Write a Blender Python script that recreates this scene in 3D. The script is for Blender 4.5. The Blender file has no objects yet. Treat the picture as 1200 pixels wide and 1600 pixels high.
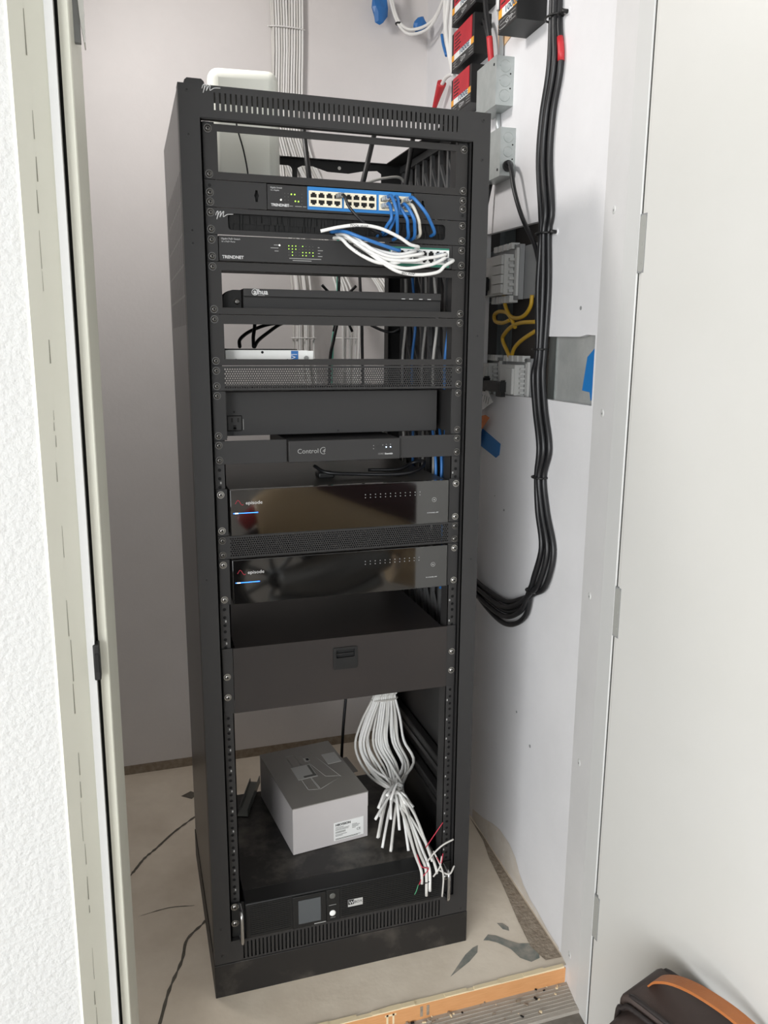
import bpy, bmesh, math, random
from mathutils import Vector, Matrix
from mathutils.geometry import tessellate_polygon

# ---------------------------------------------------------------- camera, world, lights, exposure
S = bpy.context.scene
COL = S.collection
random.seed(7)
cd = bpy.data.cameras.new('camera'); cam = bpy.data.objects.new('camera', cd); COL.objects.link(cam)
cam.location = (-0.38494, -1.45440, 1.32675)
cam.rotation_euler = (math.radians(78.22875), math.radians(-0.34994), math.radians(-17.58529))
cd.sensor_fit = 'VERTICAL'; cd.sensor_height = 36.0; cd.lens = 1251.55 / 1600 * 36.0
cd.clip_start = 0.02; cd.clip_end = 60
S.camera = cam

world = bpy.data.worlds.new('overcast_sky'); S.world = world; world.use_nodes = True
bg = world.node_tree.nodes['Background']
bg.inputs[0].default_value = (0.86, 0.93, 1.0, 1); bg.inputs[1].default_value = 1.0

def area(name, loc, target, sx, sy, power, color):
    d = bpy.data.lights.new(name, 'AREA'); d.shape = 'RECTANGLE'; d.size = sx; d.size_y = sy; d.energy = power; d.color = color
    o = bpy.data.objects.new(name, d); COL.objects.link(o); o.location = loc
    o.rotation_euler = (Vector(target) - Vector(loc)).to_track_quat('-Z', 'Y').to_euler()
    return o
area('daylight_from_garage_opening', (-3.9, -4.7, 1.6), (0.2, 0, 0.9), 3.6, 2.4, 338, (0.965, 0.985, 1.0))
lamp = bpy.data.lights.new('closet_ceiling_lamp', 'AREA'); lamp.shape = 'DISK'; lamp.size = 0.22; lamp.energy = 7.6; lamp.color = (1.0, 0.965, 0.94)
lo = bpy.data.objects.new('closet_ceiling_lamp', lamp); COL.objects.link(lo); lo.location = (-0.50, 0.30, 2.28)
lo.rotation_euler = (Vector((0.36, 0.56, 1.25)) - Vector(lo.location)).to_track_quat('-Z', 'Y').to_euler()
S.view_settings.view_transform = 'Standard'; S.view_settings.look = 'None'; S.view_settings.gamma = 1.0
S.view_settings.use_curve_mapping = False
S.view_settings.exposure = 0.0

# ---------------------------------------------------------------- materials
def lin(h):
    h = h.lstrip('#'); out = []
    for i in (0, 2, 4):
        c = int(h[i:i+2], 16) / 255
        out.append(c / 12.92 if c <= 0.04045 else ((c + 0.055) / 1.055) ** 2.4)
    return tuple(out) + (1,)
def mat(name, col, rough=0.5, metal=0.0, spec=0.5, col2=None, scale=8.0, bump=0.0, bscale=150.0, emit=None, estr=0.0, trans=0.0, thr=(0.35, 0.7), stretch=None):
    m = bpy.data.materials.new(name); m.use_nodes = True
    nt = m.node_tree; N = nt.nodes; L = nt.links; p = N['Principled BSDF']
    p.inputs['Base Color'].default_value = lin(col); p.inputs['Roughness'].default_value = rough
    p.inputs['Metallic'].default_value = metal; p.inputs['Specular IOR Level'].default_value = spec
    if trans: p.inputs['Transmission Weight'].default_value = trans
    if emit: p.inputs['Emission Color'].default_value = lin(emit); p.inputs['Emission Strength'].default_value = estr
    if col2 or bump:
        tc = N.new('ShaderNodeTexCoord'); src = tc.outputs['Object']
        if stretch:
            mp = N.new('ShaderNodeMapping'); mp.inputs['Scale'].default_value = stretch; L.new(src, mp.inputs[0]); src = mp.outputs[0]
    if col2:
        n = N.new('ShaderNodeTexNoise'); n.inputs['Scale'].default_value = scale; n.inputs['Detail'].default_value = 6; n.inputs['Roughness'].default_value = 0.6
        L.new(src, n.inputs['Vector'])
        r = N.new('ShaderNodeValToRGB'); r.color_ramp.elements[0].position = thr[0]; r.color_ramp.elements[1].position = thr[1]
        r.color_ramp.elements[0].color = lin(col); r.color_ramp.elements[1].color = lin(col2)
        L.new(n.outputs['Fac'], r.inputs[0]); L.new(r.outputs[0], p.inputs['Base Color'])
    if bump:
        n2 = N.new('ShaderNodeTexNoise'); n2.inputs['Scale'].default_value = bscale; n2.inputs['Detail'].default_value = 4
        L.new(src, n2.inputs['Vector'])
        b = N.new('ShaderNodeBump'); b.inputs['Strength'].default_value = bump; b.inputs['Distance'].default_value = 0.01
        L.new(n2.outputs['Fac'], b.inputs['Height']); L.new(b.outputs[0], p.inputs['Normal'])
    return m
M = {}
M['wall'] = mat('painted_drywall', 'E6E2E0', .75, col2='DEDAD8', scale=3, bump=.04, bscale=90)
M['wallr'] = mat('painted_drywall_right', 'E4E3E4', .6, col2='DCDBDC', scale=4, bump=.04, bscale=90)
M['stucco'] = mat('textured_white_plaster', 'CFCFCD', .8, bump=.4, bscale=110)
M['cream'] = mat('cream_gloss_paint', 'EFEEE0', .4, col2='EBEADB', scale=6)
M['white'] = mat('white_gloss_paint', 'D4D4D2', .45)
M['jambw'] = mat('white_jamb_paint', 'E2E1E0', .5, col2='DAD9D8', scale=5)
M['door'] = mat('white_door_paint', 'D8D7D3', .42, col2='D4D3CE', scale=2)
M['caulk'] = mat('cracked_caulk', '8E8C7E', .9)
M['gap'] = mat('dark_shadow_gap', '3A3A36', .8)
M['conc'] = mat('skimmed_concrete', 'E8DCCA', .75, col2='D2C4B1', scale=4.5, bump=.08, bscale=40)
M['crack'] = mat('floor_crack', '5C574E', .9, col2='6E685E', scale=40)
M['stain'] = mat('grey_green_floor_stain', '6F7672', .8, col2='A39C90', scale=30)
M['dirt'] = mat('mortar_dirt', '8A7C6C', .95, col2='A59887', scale=60, bump=.4, bscale=120)
M['wood'] = mat('raw_pine_edge', 'D9A06C', .75, col2='CF9560', scale=14, stretch=(2, 10, 30))
M['splint'] = mat('splintered_pale_wood', 'EBD9B4', .85)
M['plank'] = mat('weathered_plank', 'A59E94', .85, col2='B8B1A7', scale=18, bump=.2, bscale=60, stretch=(1.5, 40, 10))
M['plankd'] = mat('dark_weathered_plank', '6A635B', .9, col2='8A8379', scale=20)
M['outfloor'] = mat('outer_slab', 'B5ADA2', .7, col2='A8A095', scale=3)
M['rack'] = mat('black_powder_coat', '2D2C2C', .48, spec=.5, bump=.02, bscale=900)
M['rackside'] = mat('black_side_panel', '262423', .32, spec=.5)
M['plinth'] = mat('scuffed_black_plinth', '1E1C1B', .5, col2='4A4540', scale=11, thr=(.56, .78))
M['inner'] = mat('black_rack_interior', '1E1D1D', .5)
M['lace'] = mat('grey_lacing_steel', '4E4E4E', .45)
M['gear'] = mat('charcoal_faceplate', '282727', .5, bump=.02, bscale=900)
M['gear2'] = mat('dark_grey_faceplate', '2B2A2A', .5)
M['geartop'] = mat('dusty_grey_lid', '34322F', .42, col2='47433E', scale=7, thr=(.4, .75))
M['shelf'] = mat('warm_black_shelf', '262423', .48)
M['gloss'] = mat('gloss_black_acrylic', '0D0C0C', .05, spec=1.0); M['gloss'].node_tree.nodes['Principled BSDF'].inputs['Coat Weight'].default_value = .7
M['drawer'] = mat('satin_brown_black', '2A2625', .42, col2='2F2A28', scale=5)
M['black'] = mat('matt_black_plastic', '151515', .5)
M['blk'] = mat('deep_black', '060606', .7)
M['cable_black'] = mat('black_cable_jacket', '1A1A1C', .42)
M['cable_white'] = mat('white_cable_jacket', 'EAE9E6', .45)
M['cable_grey'] = mat('pale_grey_cable_jacket', 'C9C6C0', .5)
M['cable_dgrey'] = mat('mid_grey_cable_jacket', '9A9793', .5)
M['cable_white2'] = mat('off_white_cable_jacket', 'D6D4CF', .45)
M['cable_cream'] = mat('warm_white_cable_jacket', 'DAD4C6', .45)
M['cable_blue'] = mat('blue_cable_jacket', '2F70B4', .42)
M['cable_teal'] = mat('teal_cable_jacket', '5FB6A0', .45)
M['cable_yellow'] = mat('yellow_cable_jacket', 'C29A2C', .5)
M['plug'] = mat('clear_plug_plastic', 'C6CCD2', .2, trans=.35)
M['bluep'] = mat('blue_port_field', '2F7FC4', .45)
M['greenp'] = mat('green_port_field', '2C7A66', .45)
M['creamp'] = mat('cream_port_plastic', 'F2E9D2', .5)
M['whitep'] = mat('white_port_plastic', 'F0F0EE', .5)
M['text'] = mat('pale_print', 'D8D8D8', .5)
M['textd'] = mat('dim_print', '9A9A98', .5)
M['ink'] = mat('black_ink', '1B1B1B', .6)
M['inkb'] = mat('blue_grey_ink', '3E5C74', .6)
M['screw'] = mat('dark_screw', '6C6A67', .32, metal=.9)
M['screws'] = mat('bright_screw', 'A8A6A2', .28, metal=1.0)
M['chrome'] = mat('satin_steel_handle', 'C6C6C6', .25, metal=1.0)
M['zinc'] = mat('galvanised_box_steel', 'B9BEBC', .42, metal=.55, col2='AAB0AE', scale=30)
M['zincd'] = mat('galvanised_stud', '8F9492', .4, metal=.8, col2='7C817F', scale=20, stretch=(10, 10, 1))
M['foil'] = mat('dull_foil_backing', 'A6A8A6', .45, metal=.3, col2='BDBEBB', scale=14, bump=.25, bscale=18)
M['cavity'] = mat('dark_wall_cavity', '4B4540', .9)
M['tape'] = mat('blue_masking_tape', '1E73B8', .6)
M['red'] = mat('red_card', 'C02431', .55, col2='AE1F2B', scale=20)
M['redt'] = mat('red_tape', 'BE2C33', .5)
M['wire_red'] = mat('red_wire', 'B8283F', .5)
M['wire_green'] = mat('green_wire', '3F8A62', .5)
M['orange'] = mat('amber_label', 'EEA528', .5)
M['orangetag'] = mat('orange_tag', 'DB7A35', .6)
M['paper'] = mat('white_label_paper', 'F0F0EE', .6)
M['module'] = mat('pale_grey_module', 'C7C7C4', .5)
M['moduled'] = mat('grey_module_recess', '8F9090', .55)
M['gateway'] = mat('white_matt_plastic', 'E9EAE0', .45)
M['gateside'] = mat('white_gloss_plastic', 'F4F4F0', .35)
M['carton'] = mat('grey_printed_carton', 'C6C1C0', .55, col2='CBC6C5', scale=6)
M['cartontop'] = mat('dark_grey_carton_lid', '8E8A86', .42, col2='95918A', scale=8)
M['foilgrey'] = mat('silver_sticker', 'BDBCB9', .45)
M['lcd'] = mat('grey_lcd_glass', '55585A', .2)
M['acr'] = mat('cloudy_plastic_strip', '8E918C', .25, trans=.35)
M['dusty'] = mat('smudged_black_lid', '211F1E', .4, col2='625D56', scale=13, thr=(.45, .72))
M['upsf'] = mat('ribbed_black_bezel', '161616', .5)
M['led_g'] = mat('lit_green_led', 'B4E85A', .4, emit='B8F050', estr=1.1)
M['led_off'] = mat('unlit_led', '5C5C58', .4)
M['led_w'] = mat('lit_white_led', 'FFFFFF', .4, emit='FFFFF0', estr=2.5)
M['led_b'] = mat('lit_blue_led_bar', '2E70FF', .4, emit='2E78FF', estr=4.0)
M['led_bc'] = mat('lit_pale_blue_led', 'AFCBFF', .4, emit='C8DCFF', estr=4.5)
M['bag'] = mat('brown_black_nylon', '4A3E3A', .6, col2='423733', scale=12, bump=.1, bscale=700)
M['bagpipe'] = mat('black_piping', '2A2423', .5)
M['tan'] = mat('tan_leather', 'B5703F', .5, col2='A8622F', scale=20, bump=.1, bscale=300)
M['outwall'] = mat('outer_room_wall', 'D6D6D6', .8)
M['conduit'] = mat('grey_conduit', 'B5B8B8', .4, metal=.5)
M['hinge'] = mat('painted_hinge_leaf', 'A3A39E', .5)
M['ventp'] = mat('perforated_side_vent', '191817', .36, spec=.5)
M['dirtw'] = mat('bare_skim_patch', 'CBC1B4', .9, col2='D6CFC6', scale=30)
M['kraft'] = mat('kraft_cardboard', 'D7B48C', .8)

# ---------------------------------------------------------------- mesh building
class B:
    """collects shapes, linked as ONE mesh object"""
    def __init__(s): s.bm = bmesh.new()
    def face(s, pts, mi=0, smooth=False):
        f = s.bm.faces.new([s.bm.verts.new(p) for p in pts]); f.material_index = mi; f.smooth = smooth; return f
    def box(s, x0, x1, y0, y1, z0, z1, mi=0, bev=0.0, seg=2):
        r = bmesh.ops.create_cube(s.bm, size=1.0, matrix=Matrix.Translation(((x0+x1)/2, (y0+y1)/2, (z0+z1)/2)) @ Matrix.Diagonal((abs(x1-x0), abs(y1-y0), abs(z1-z0), 1)))
        vs = r['verts']; fs = set(f for v in vs for f in v.link_faces)
        for f in fs: f.material_index = mi
        if bev:
            es = list(set(e for v in vs for e in v.link_edges))
            r2 = bmesh.ops.bevel(s.bm, geom=es, offset=bev, segments=seg, profile=.5, affect='EDGES', clamp_overlap=True)
            for f in r2['faces']: f.material_index = mi; f.smooth = True
        return s
    def obox(s, o, ux, uy, uz, a0, a1, b0, b1, c0, c1, mi=0):
        o, ux, uy, uz = (Vector(v) for v in (o, ux, uy, uz))
        P = lambda a, b, c: o + ux*a + uy*b + uz*c
        v = [s.bm.verts.new(P(a, b, c)) for c in (c0, c1) for b in (b0, b1) for a in (a0, a1)]
        for q in ((0,2,3,1), (4,5,7,6), (0,1,5,4), (2,6,7,3), (0,4,6,2), (1,3,7,5)):
            f = s.bm.faces.new([v[i] for i in q]); f.material_index = mi
        return s
    def tube(s, pts, r, n=8, mi=0, smooth=True, res=6, cap=True):
        pts = [Vector(p) for p in pts]
        if smooth and len(pts) > 2: pts = spline(pts, res)
        rings = []; t0 = (pts[1]-pts[0]).normalized()
        up = Vector((0,0,1)) if abs(t0.z) < .9 else Vector((1,0,0))
        a = t0.cross(up).normalized()
        for i, p in enumerate(pts):
            t = (pts[min(i+1, len(pts)-1)] - pts[max(i-1, 0)])
            if t.length < 1e-9: t = t0
            t.normalize(); a = (a - t*a.dot(t))
            if a.length < 1e-6: a = t.orthogonal()
            a.normalize(); b = t.cross(a)
            rr = r(i/(len(pts)-1)) if callable(r) else r
            rings.append([s.bm.verts.new(p + (a*math.cos(k*2*math.pi/n) + b*math.sin(k*2*math.pi/n))*rr) for k in range(n)])
        for i in range(len(rings)-1):
            for k in range(n):
                f = s.bm.faces.new((rings[i][k], rings[i][(k+1) % n], rings[i+1][(k+1) % n], rings[i+1][k])); f.smooth = True; f.material_index = mi
        if cap:
            f = s.bm.faces.new(rings[0][::-1]); f.material_index = mi
            f = s.bm.faces.new(rings[-1]); f.material_index = mi
        return s
    def cyl(s, p0, p1, r, n=16, mi=0): return s.tube([p0, p1], r, n, mi, smooth=False)
    def disc(s, c, ax, r, h, n=14, mi=0, dome=0.0):
        c = Vector(c); ax = Vector(ax).normalized(); a = ax.orthogonal().normalized(); b = ax.cross(a)
        prof = [(r, 0), (r, h)] if not dome else [(r, 0), (r, h*.3), (r*.8, h*.75), (r*.45, h)]
        rings = [[s.bm.verts.new(c + ax*q + (a*math.cos(k*2*math.pi/n) + b*math.sin(k*2*math.pi/n))*p) for k in range(n)] for p, q in prof]
        for i in range(len(rings)-1):
            for k in range(n):
                f = s.bm.faces.new((rings[i][k], rings[i][(k+1) % n], rings[i+1][(k+1) % n], rings[i+1][k])); f.material_index = mi; f.smooth = bool(dome)
        f = s.bm.faces.new(rings[-1]); f.material_index = mi
        return s
    def plate(s, frame, outer, holes, t, mi=0, back=True):
        """a sheet with holes: frame = (origin, right, up); thickness goes against right x up"""
        o, u, v = (Vector(q) for q in frame); n = u.cross(v).normalized()
        loops = [[Vector((p[0], p[1], 0)) for p in lp] for lp in [outer] + list(holes)]
        flat = [p for lp in loops for p in lp]
        tris = tessellate_polygon(loops)
        for side in ((0, 1) if back and t else (0,)):
            vs = [s.bm.verts.new(o + u*p.x + v*p.y - n*(t*side)) for p in flat]
            for tr in tris:
                try:
                    f = s.bm.faces.new([vs[i] for i in (tr if not side else tr[::-1])]); f.material_index = mi
                except ValueError: pass
        if t:
            for lp in loops:
                k = len(lp)
                A = [s.bm.verts.new(o + u*p.x + v*p.y) for p in lp]; C = [s.bm.verts.new(o + u*p.x + v*p.y - n*t) for p in lp]
                for i in range(k):
                    f = s.bm.faces.new((A[i], A[(i+1) % k], C[(i+1) % k], C[i])); f.material_index = mi
        return s
    def prism(s, frame, poly, t, mi=0): return s.plate(frame, poly, [], t, mi)

def spline(P, res=6):
    out = []
    for i in range(len(P)-1):
        p0 = P[i-1] if i else P[0]*2 - P[1]; p1, p2 = P[i], P[i+1]; p3 = P[i+2] if i+2 < len(P) else P[-1]*2 - P[-2]
        for k in range(res):
            t = k/res; t2 = t*t; t3 = t2*t
            out.append(.5*((2*p1) + (p2-p0)*t + (2*p0-5*p1+4*p2-p3)*t2 + (3*p1-p0-3*p2+p3)*t3))
    out.append(P[-1].copy()); return out

def rect(x0, x1, z0, z1): return [(x0, z0), (x1, z0), (x1, z1), (x0, z1)]
def rrect(x0, x1, z0, z1, r, n=4):
    out = []
    for cx, cz, a in ((x1-r, z0+r, -90), (x1-r, z1-r, 0), (x0+r, z1-r, 90), (x0+r, z0+r, 180)):
        for k in range(n+1):
            t = math.radians(a + 90*k/n); out.append((cx + r*math.cos(t), cz + r*math.sin(t)))
    return out

def link(name, bm, mats, parent=None, fixn=True):
    if fixn: bmesh.ops.recalc_face_normals(bm, faces=bm.faces)
    vs = [v.co for v in bm.verts]
    lo_ = Vector((min(v.x for v in vs), min(v.y for v in vs), min(v.z for v in vs))); hi_ = Vector((max(v.x for v in vs), max(v.y for v in vs), max(v.z for v in vs)))
    c = (lo_ + hi_)/2
    if parent is None: c.z = lo_.z
    bmesh.ops.translate(bm, verts=bm.verts, vec=-c)
    me = bpy.data.meshes.new(name); bm.to_mesh(me); bm.free()
    for m in (mats if isinstance(mats, (list, tuple)) else [mats]): me.materials.append(M[m])
    o = bpy.data.objects.new(name, me); COL.objects.link(o); o.location = c
    if parent is not None:
        o.parent = parent; o.matrix_parent_inverse = world_of(parent).inverted()
    return o
def world_of(o):
    m = Matrix.LocRotScale(o.location, o.rotation_euler, o.scale)
    return (world_of(o.parent) @ o.matrix_parent_inverse @ m) if o.parent else m
def obj(name, b, mats, parent=None, label=None, fixn=True):
    o = link(name, b.bm, mats, parent, fixn)
    if label: o['label'] = label
    return o
def tag(o, label, cat, group=None, kind=None):
    o['label'] = label; o['category'] = cat
    if group: o['group'] = group
    if kind: o['kind'] = kind
    return o
def thing(name, label, cat, loc, group=None):
    o = bpy.data.objects.new(name, None); COL.objects.link(o); o.location = loc; o.empty_display_size = .05
    return tag(o, label, cat, group)
def struct(name, b, mats, parent=None, label=None):
    o = obj(name, b, mats, parent)
    if parent is None:
        o['kind'] = 'structure'; o['label'] = label or name.replace('_', ' '); o['category'] = name.split('_')[0]
    return o
def text(s, size, o, right, up, m, parent, name='lettering', align='LEFT', bold=0.0, sx=1.0, shear=0.0):
    cu = bpy.data.curves.new('t', 'FONT'); cu.body = s; cu.size = size; cu.align_x = align; cu.offset = bold; cu.shear = shear; cu.resolution_u = 3
    t = bpy.data.objects.new('t', cu); COL.objects.link(t)
    me = bpy.data.meshes.new_from_object(t.evaluated_get(bpy.context.evaluated_depsgraph_get()))
    bpy.data.objects.remove(t); bpy.data.curves.remove(cu)
    bm = bmesh.new(); bm.from_mesh(me); bpy.data.meshes.remove(me)
    r = Vector(right).normalized(); u = Vector(up).normalized(); n = r.cross(u)
    for v in bm.verts: v.co = Vector(o) + r*(v.co.x*sx) + u*v.co.y + n*.0003
    if not bm.verts: bm.free(); return None
    for f in bm.faces: f.material_index = 0
    return link(name, bm, m, parent, fixn=False)
def cable(name, label, cat, pts, r, m, group=None, n=8, parent=None, res=6):
    b = B(); b.tube(pts, r, n, res=res); o = obj(name, b, m, parent)
    if parent is None: tag(o, label, cat, group)
    return o
def screws(parent, pts, m='screw', r=.0055, y=.012):
    for x, z in pts:
        b = B(); b.disc((x, y, z), (0, -1, 0), r*1.25, .0012, 14, 0); b.disc((x, y-.0012, z), (0, -1, 0), r*.95, .003, 14, 0, dome=1)
        b.disc((x, y-.0043, z), (0, -1, 0), r*.38, .0002, 6, 1)
        obj('screw', b, [m, 'blk'], parent)

FX = (1, 0, 0); UZ = (0, 0, 1)
def front(y): return ((0, y, 0), FX, UZ)           # right x up = -y

# ---------------------------------------------------------------- the setting
WA, WB = .042, .4717                                  # right wall: x = WB + WA*y
def wx(y, off=0.0): return WB + WA*y - off
WR = Vector((-WA, -1, 0)).normalized()                # along the right wall towards the camera
WN = Vector((-1, WA, 0)).normalized()                 # out of the right wall

b = B(); b.face([(-2.0, -.133, 0), (.75, -.133, 0), (.75, 1.1, 0), (-2.0, 1.1, 0)], 0)
def ribbon(b, P, w, z, mi):
    P = [Vector((p[0], p[1], z)) for p in P]; Q = spline(P, 5); n = len(Q)
    for i in range(n-1):
        t = (Q[i+1]-Q[i]).normalized(); s_ = Vector((-t.y, t.x, 0))
        wa = w*(.35 + .65*abs(math.sin(i*1.7))) * min(1, (i+.3)/3, (n-i)/3); wb = w*(.35 + .65*abs(math.sin((i+1)*1.7))) * min(1, (i+1.3)/3, (n-i-1+.05)/3)
        b.face([Q[i]-s_*wa, Q[i+1]-s_*wb, Q[i+1]+s_*wb, Q[i]+s_*wa], mi)
ribbon(b, [(-.45, .455), (-.432, .487), (-.41, .525), (-.378, .561), (-.33, .62), (-.278, .67), (-.2, .74)], .0045, .0006, 1)
ribbon(b, [(-.405, -.06), (-.394, -.031), (-.372, .05), (-.34, .13), (-.325, .19), (-.281, .237), (-.255, .28), (-.243, .319)], .0042, .0006, 1)
ribbon(b, [(-.43, .30), (-.36, .31), (-.30, .30)], .0016, .0006, 1)
def blob(b, P, z, mi): b.prism(((0, 0, z), (1, 0, 0), (0, 1, 0)), P, 0, mi)
blob(b, [(.318, -.012), (.336, .002), (.352, -.006), (.372, -.028), (.392, -.045), (.412, -.05), (.425, -.072), (.415, -.098), (.392, -.103), (.374, -.085), (.366, -.055), (.346, -.028), (.33, -.016)], .0006, 2)
blob(b, [(.300, -.022), (.286, -.026), (.262, -.04), (.232, -.066), (.205, -.09), (.23, -.078), (.262, -.062), (.29, -.042)], .0006, 2)
blob(b, [(.372, .03), (.384, .026), (.392, .01), (.388, -.002), (.376, .008)], .0006, 2)
blob(b, [(.484, .45), (.474, .33), (.458, .26), (.446, .16), (.424, .03), (.412, -.06), (.424, -.108), (.463, -.11), (.467, 0), (.474, .2), (.484, .36)], .0008, 3)
blob(b, [(-.30, .80), (-.27, .82), (-.25, .80), (-.27, .775)], .0006, 1)
struct('floor', b, ['conc', 'crack', 'stain', 'dirt'], label='pale skimmed closet floor with cracks and stains')

b = B(); b.box(-2.0, .60, .975, 1.10, 0, 2.75)
b.box(-2.0, .55, .9735, .975, 0, .03, 1)
for x, z in ((-.14, .42), (-.135, .30), (-.07, .46), ): b.disc((x, .975, z), (0, -1, 0), .004, .001, 8, 2)
struct('wall_back', b, ['wall', 'dirt', 'gap'], label='white back wall of the closet')

# right wall: a sheet of drywall with an L-shaped cut-out
o0 = (WB, 0, 0)
def wp(y, z, off=0.0): return Vector((WB + WA*y, y, z)) + WN*off     # a point on / in front of the right wall
outer = [(.098, 0), (.098, 2.75), (-1.1, 2.75), (-1.1, 0)]             # in (distance towards camera, height)
hole = [(.092, 1.214), (.092, 1.347), (.06, 1.349), (.03, 1.345), (-.13, 1.347), (-.13, 1.588), (-.47, 1.598), (-.47, 1.206), (-.13, 1.214)]
b = B(); b.plate(((WB, 0, 0), WR, UZ), [(.098, 0), (.098, 2.75), (-1.1, 2.75), (-1.1, 0)], [hole], .013, 0)
b.prism(((WB-.0006, 0, 0), WR, UZ), [(-.44, 0), (-.44, .03), (-.36, .05), (-.30, .072), (-.25, .085), (-.19, .084), (-.15, .07), (-.125, .045), (-.10, .03), (-.06, .018), (-.02, .016), (.03, .008), (.09, .006), (.09, 0)], 0, 3)
for y, z, r in ((.30, .93, .003), (.36, .955, .0015), (.18, .45, .003), (.10, .40, .004), (.02, .9, .003), (-.03, 1.40, .004)): b.disc(wp(y, z), WN, r, .0008, 8, 2)
struct('wall_right', b, ['wallr', 'dirt', 'moduled', 'dirtw'], label='white right wall of the closet with a rough cut-out')
# inside of the cut-out
b = B(); b.plate(((WB+.10, 0, 0), WR, UZ), rect(-.95, -.10, 1.08, 1.80), [], .004, 0); b.box(wx(.13)+.013, wx(.13)+.10, .131, .134, 1.15, 1.65, 0)
b.plate(((WB+.016, 0, 0), WR, UZ), rect(-.128, .12, 1.16, 1.40), [], .004, 1)
struct('wall_cavity_1', b, ['cavity', 'foil'], label='dark cavity and foil backing behind the wall cut-out')
b = B()
for y0, y1 in ((.27, .30), (.505, .535)):
    b.obox(wp(y0, 1.15, -.095), WR, WN, UZ, -(y1-y0), 0, 0, .03, 0, .5, 0)
b.obox(wp(.092, 1.15, -.0155), WR, WN, UZ, -.030, 0, 0, .002, 0, .25, 0)
struct('trim_7', b, 'zincd', label='galvanised studs inside the wall cut-out')

b = B(); b.box(-2.0, .75, -.34, 1.1, 2.72, 2.8); struct('ceiling', b, 'wall', label='closet ceiling')
b = B(); b.box(-2.05, -2.0, -.34, 1.1, 0, 2.75); struct('wall_left', b, 'wall', label='left wall of the closet')
# front wall beside, above and behind the doorway
b = B(); b.box(-7.0, -.4975, -.34, -.14, -.05, 2.75); struct('wall_front_left', b, 'stucco', label='textured white wall left of the doorway')
b = B(); b.box(-.49, 2.1, -.30, -.14, 2.10, 2.75); struct('wall_front_header', b, 'stucco', label='wall above the doorway')
b = B(); b.box(.49, 2.1, -.255, -.12, -.05, 2.10); struct('wall_front_right', b, 'stucco', label='wall behind the open door')
# left frame, near to far
def vprism(poly, z0, z1, mi=0, b=None):
    b = b or B(); b.plate(((0, 0, z1), (1, 0, 0), (0, 1, 0)), poly, [], z1-z0, mi); return b
b = vprism([(-.4985, -.342), (-.495, -.344), (-.458, -.302), (-.458, -.20), (-.4975, -.20)], -.05, 2.12)
rnd = random.Random(3); z = 0.1
while z < 2.1:                                           # broken caulk line along the casing
    h = rnd.uniform(.01, .07); x = -.478 + rnd.uniform(-.0012, .0012); w = rnd.uniform(.0002, .0006)
    yq = lambda q: -.3445 + (q+.495)*1.135; b.face([(x-w, yq(x-w), z), (x+w, yq(x+w), z), (x+w*.6, yq(x+w*.6), z+h), (x-w*.4, yq(x-w*.4), z+h)], 1)
    z += h + rnd.choice((.003, .006, .01, .02, .06))
struct('trim_1', b, ['cream', 'caulk'], label='cream casing with a cracked caulk line left of the doorway')
b = vprism([(-.458, -.304), (-.4475, -.304), (-.4475, -.20), (-.458, -.20)], -.05, 2.12); 
struct('trim_2', b, 'white', label='white strip of the left door jamb')
b = vprism([(-.4475, -.266), (-.443, -.266), (-.443, -.20), (-.4475, -.20)], -.05, 2.12); struct('trim_3', b, 'gap', label='dark gap in the left door jamb')  # solid dark strip, the shade inside the jamb gap put into its colour
b = vprism([(-.443, -.284), (-.4315, -.284), (-.4300, -.282), (-.4220, -.140), (-.443, -.140)], -.05, 2.12)
struct('trim_4', b, 'cream', label='cream door stop of the left jamb')
for nm in ('wall_front_left', 'trim_1', 'trim_2', 'trim_3', 'trim_4'):       # the frame stands a little out of plumb
    q = bpy.data.objects[nm]
    for v in q.data.vertices:
        if v.co.x + q.location.x > -.6: v.co.x += (v.co.z + q.location.z - 1.33)*.0055
# strike plate and closer bracket on the left jamb
b = B(); b.box(-.4525, -.4435, -.3065, -.285, .853, .907, 0, .002); b.box(-.4505, -.4455, -.3075, -.3065, .866, .894, 1, 0)
tag(obj('strike_plate', b, ['black', 'blk']), 'black strike plate in the gap of the left door jamb', 'strike plate')
t = thing('door_bracket', 'grey plate with a rounded white cover high on the left jamb', 'bracket', (-.42, -.2, 1.70))
b = B(); b.box(-.4275, -.4170, -.235, -.226, 1.712, 1.96, 0, .0005); obj('plate', b, 'moduled', t)
b = B(); b.plate(((0, -.238, 0), FX, UZ), [(-.4215, 1.96), (-.4205, 1.84), (-.4190, 1.78), (-.4170, 1.742), (-.4135, 1.712), (-.4120, 1.712), (-.4115, 1.76), (-.4120, 1.84), (-.4130, 1.96)], [], .03); obj('cover', b, 'gateside', t, 'bright white rounded cover')

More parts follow.
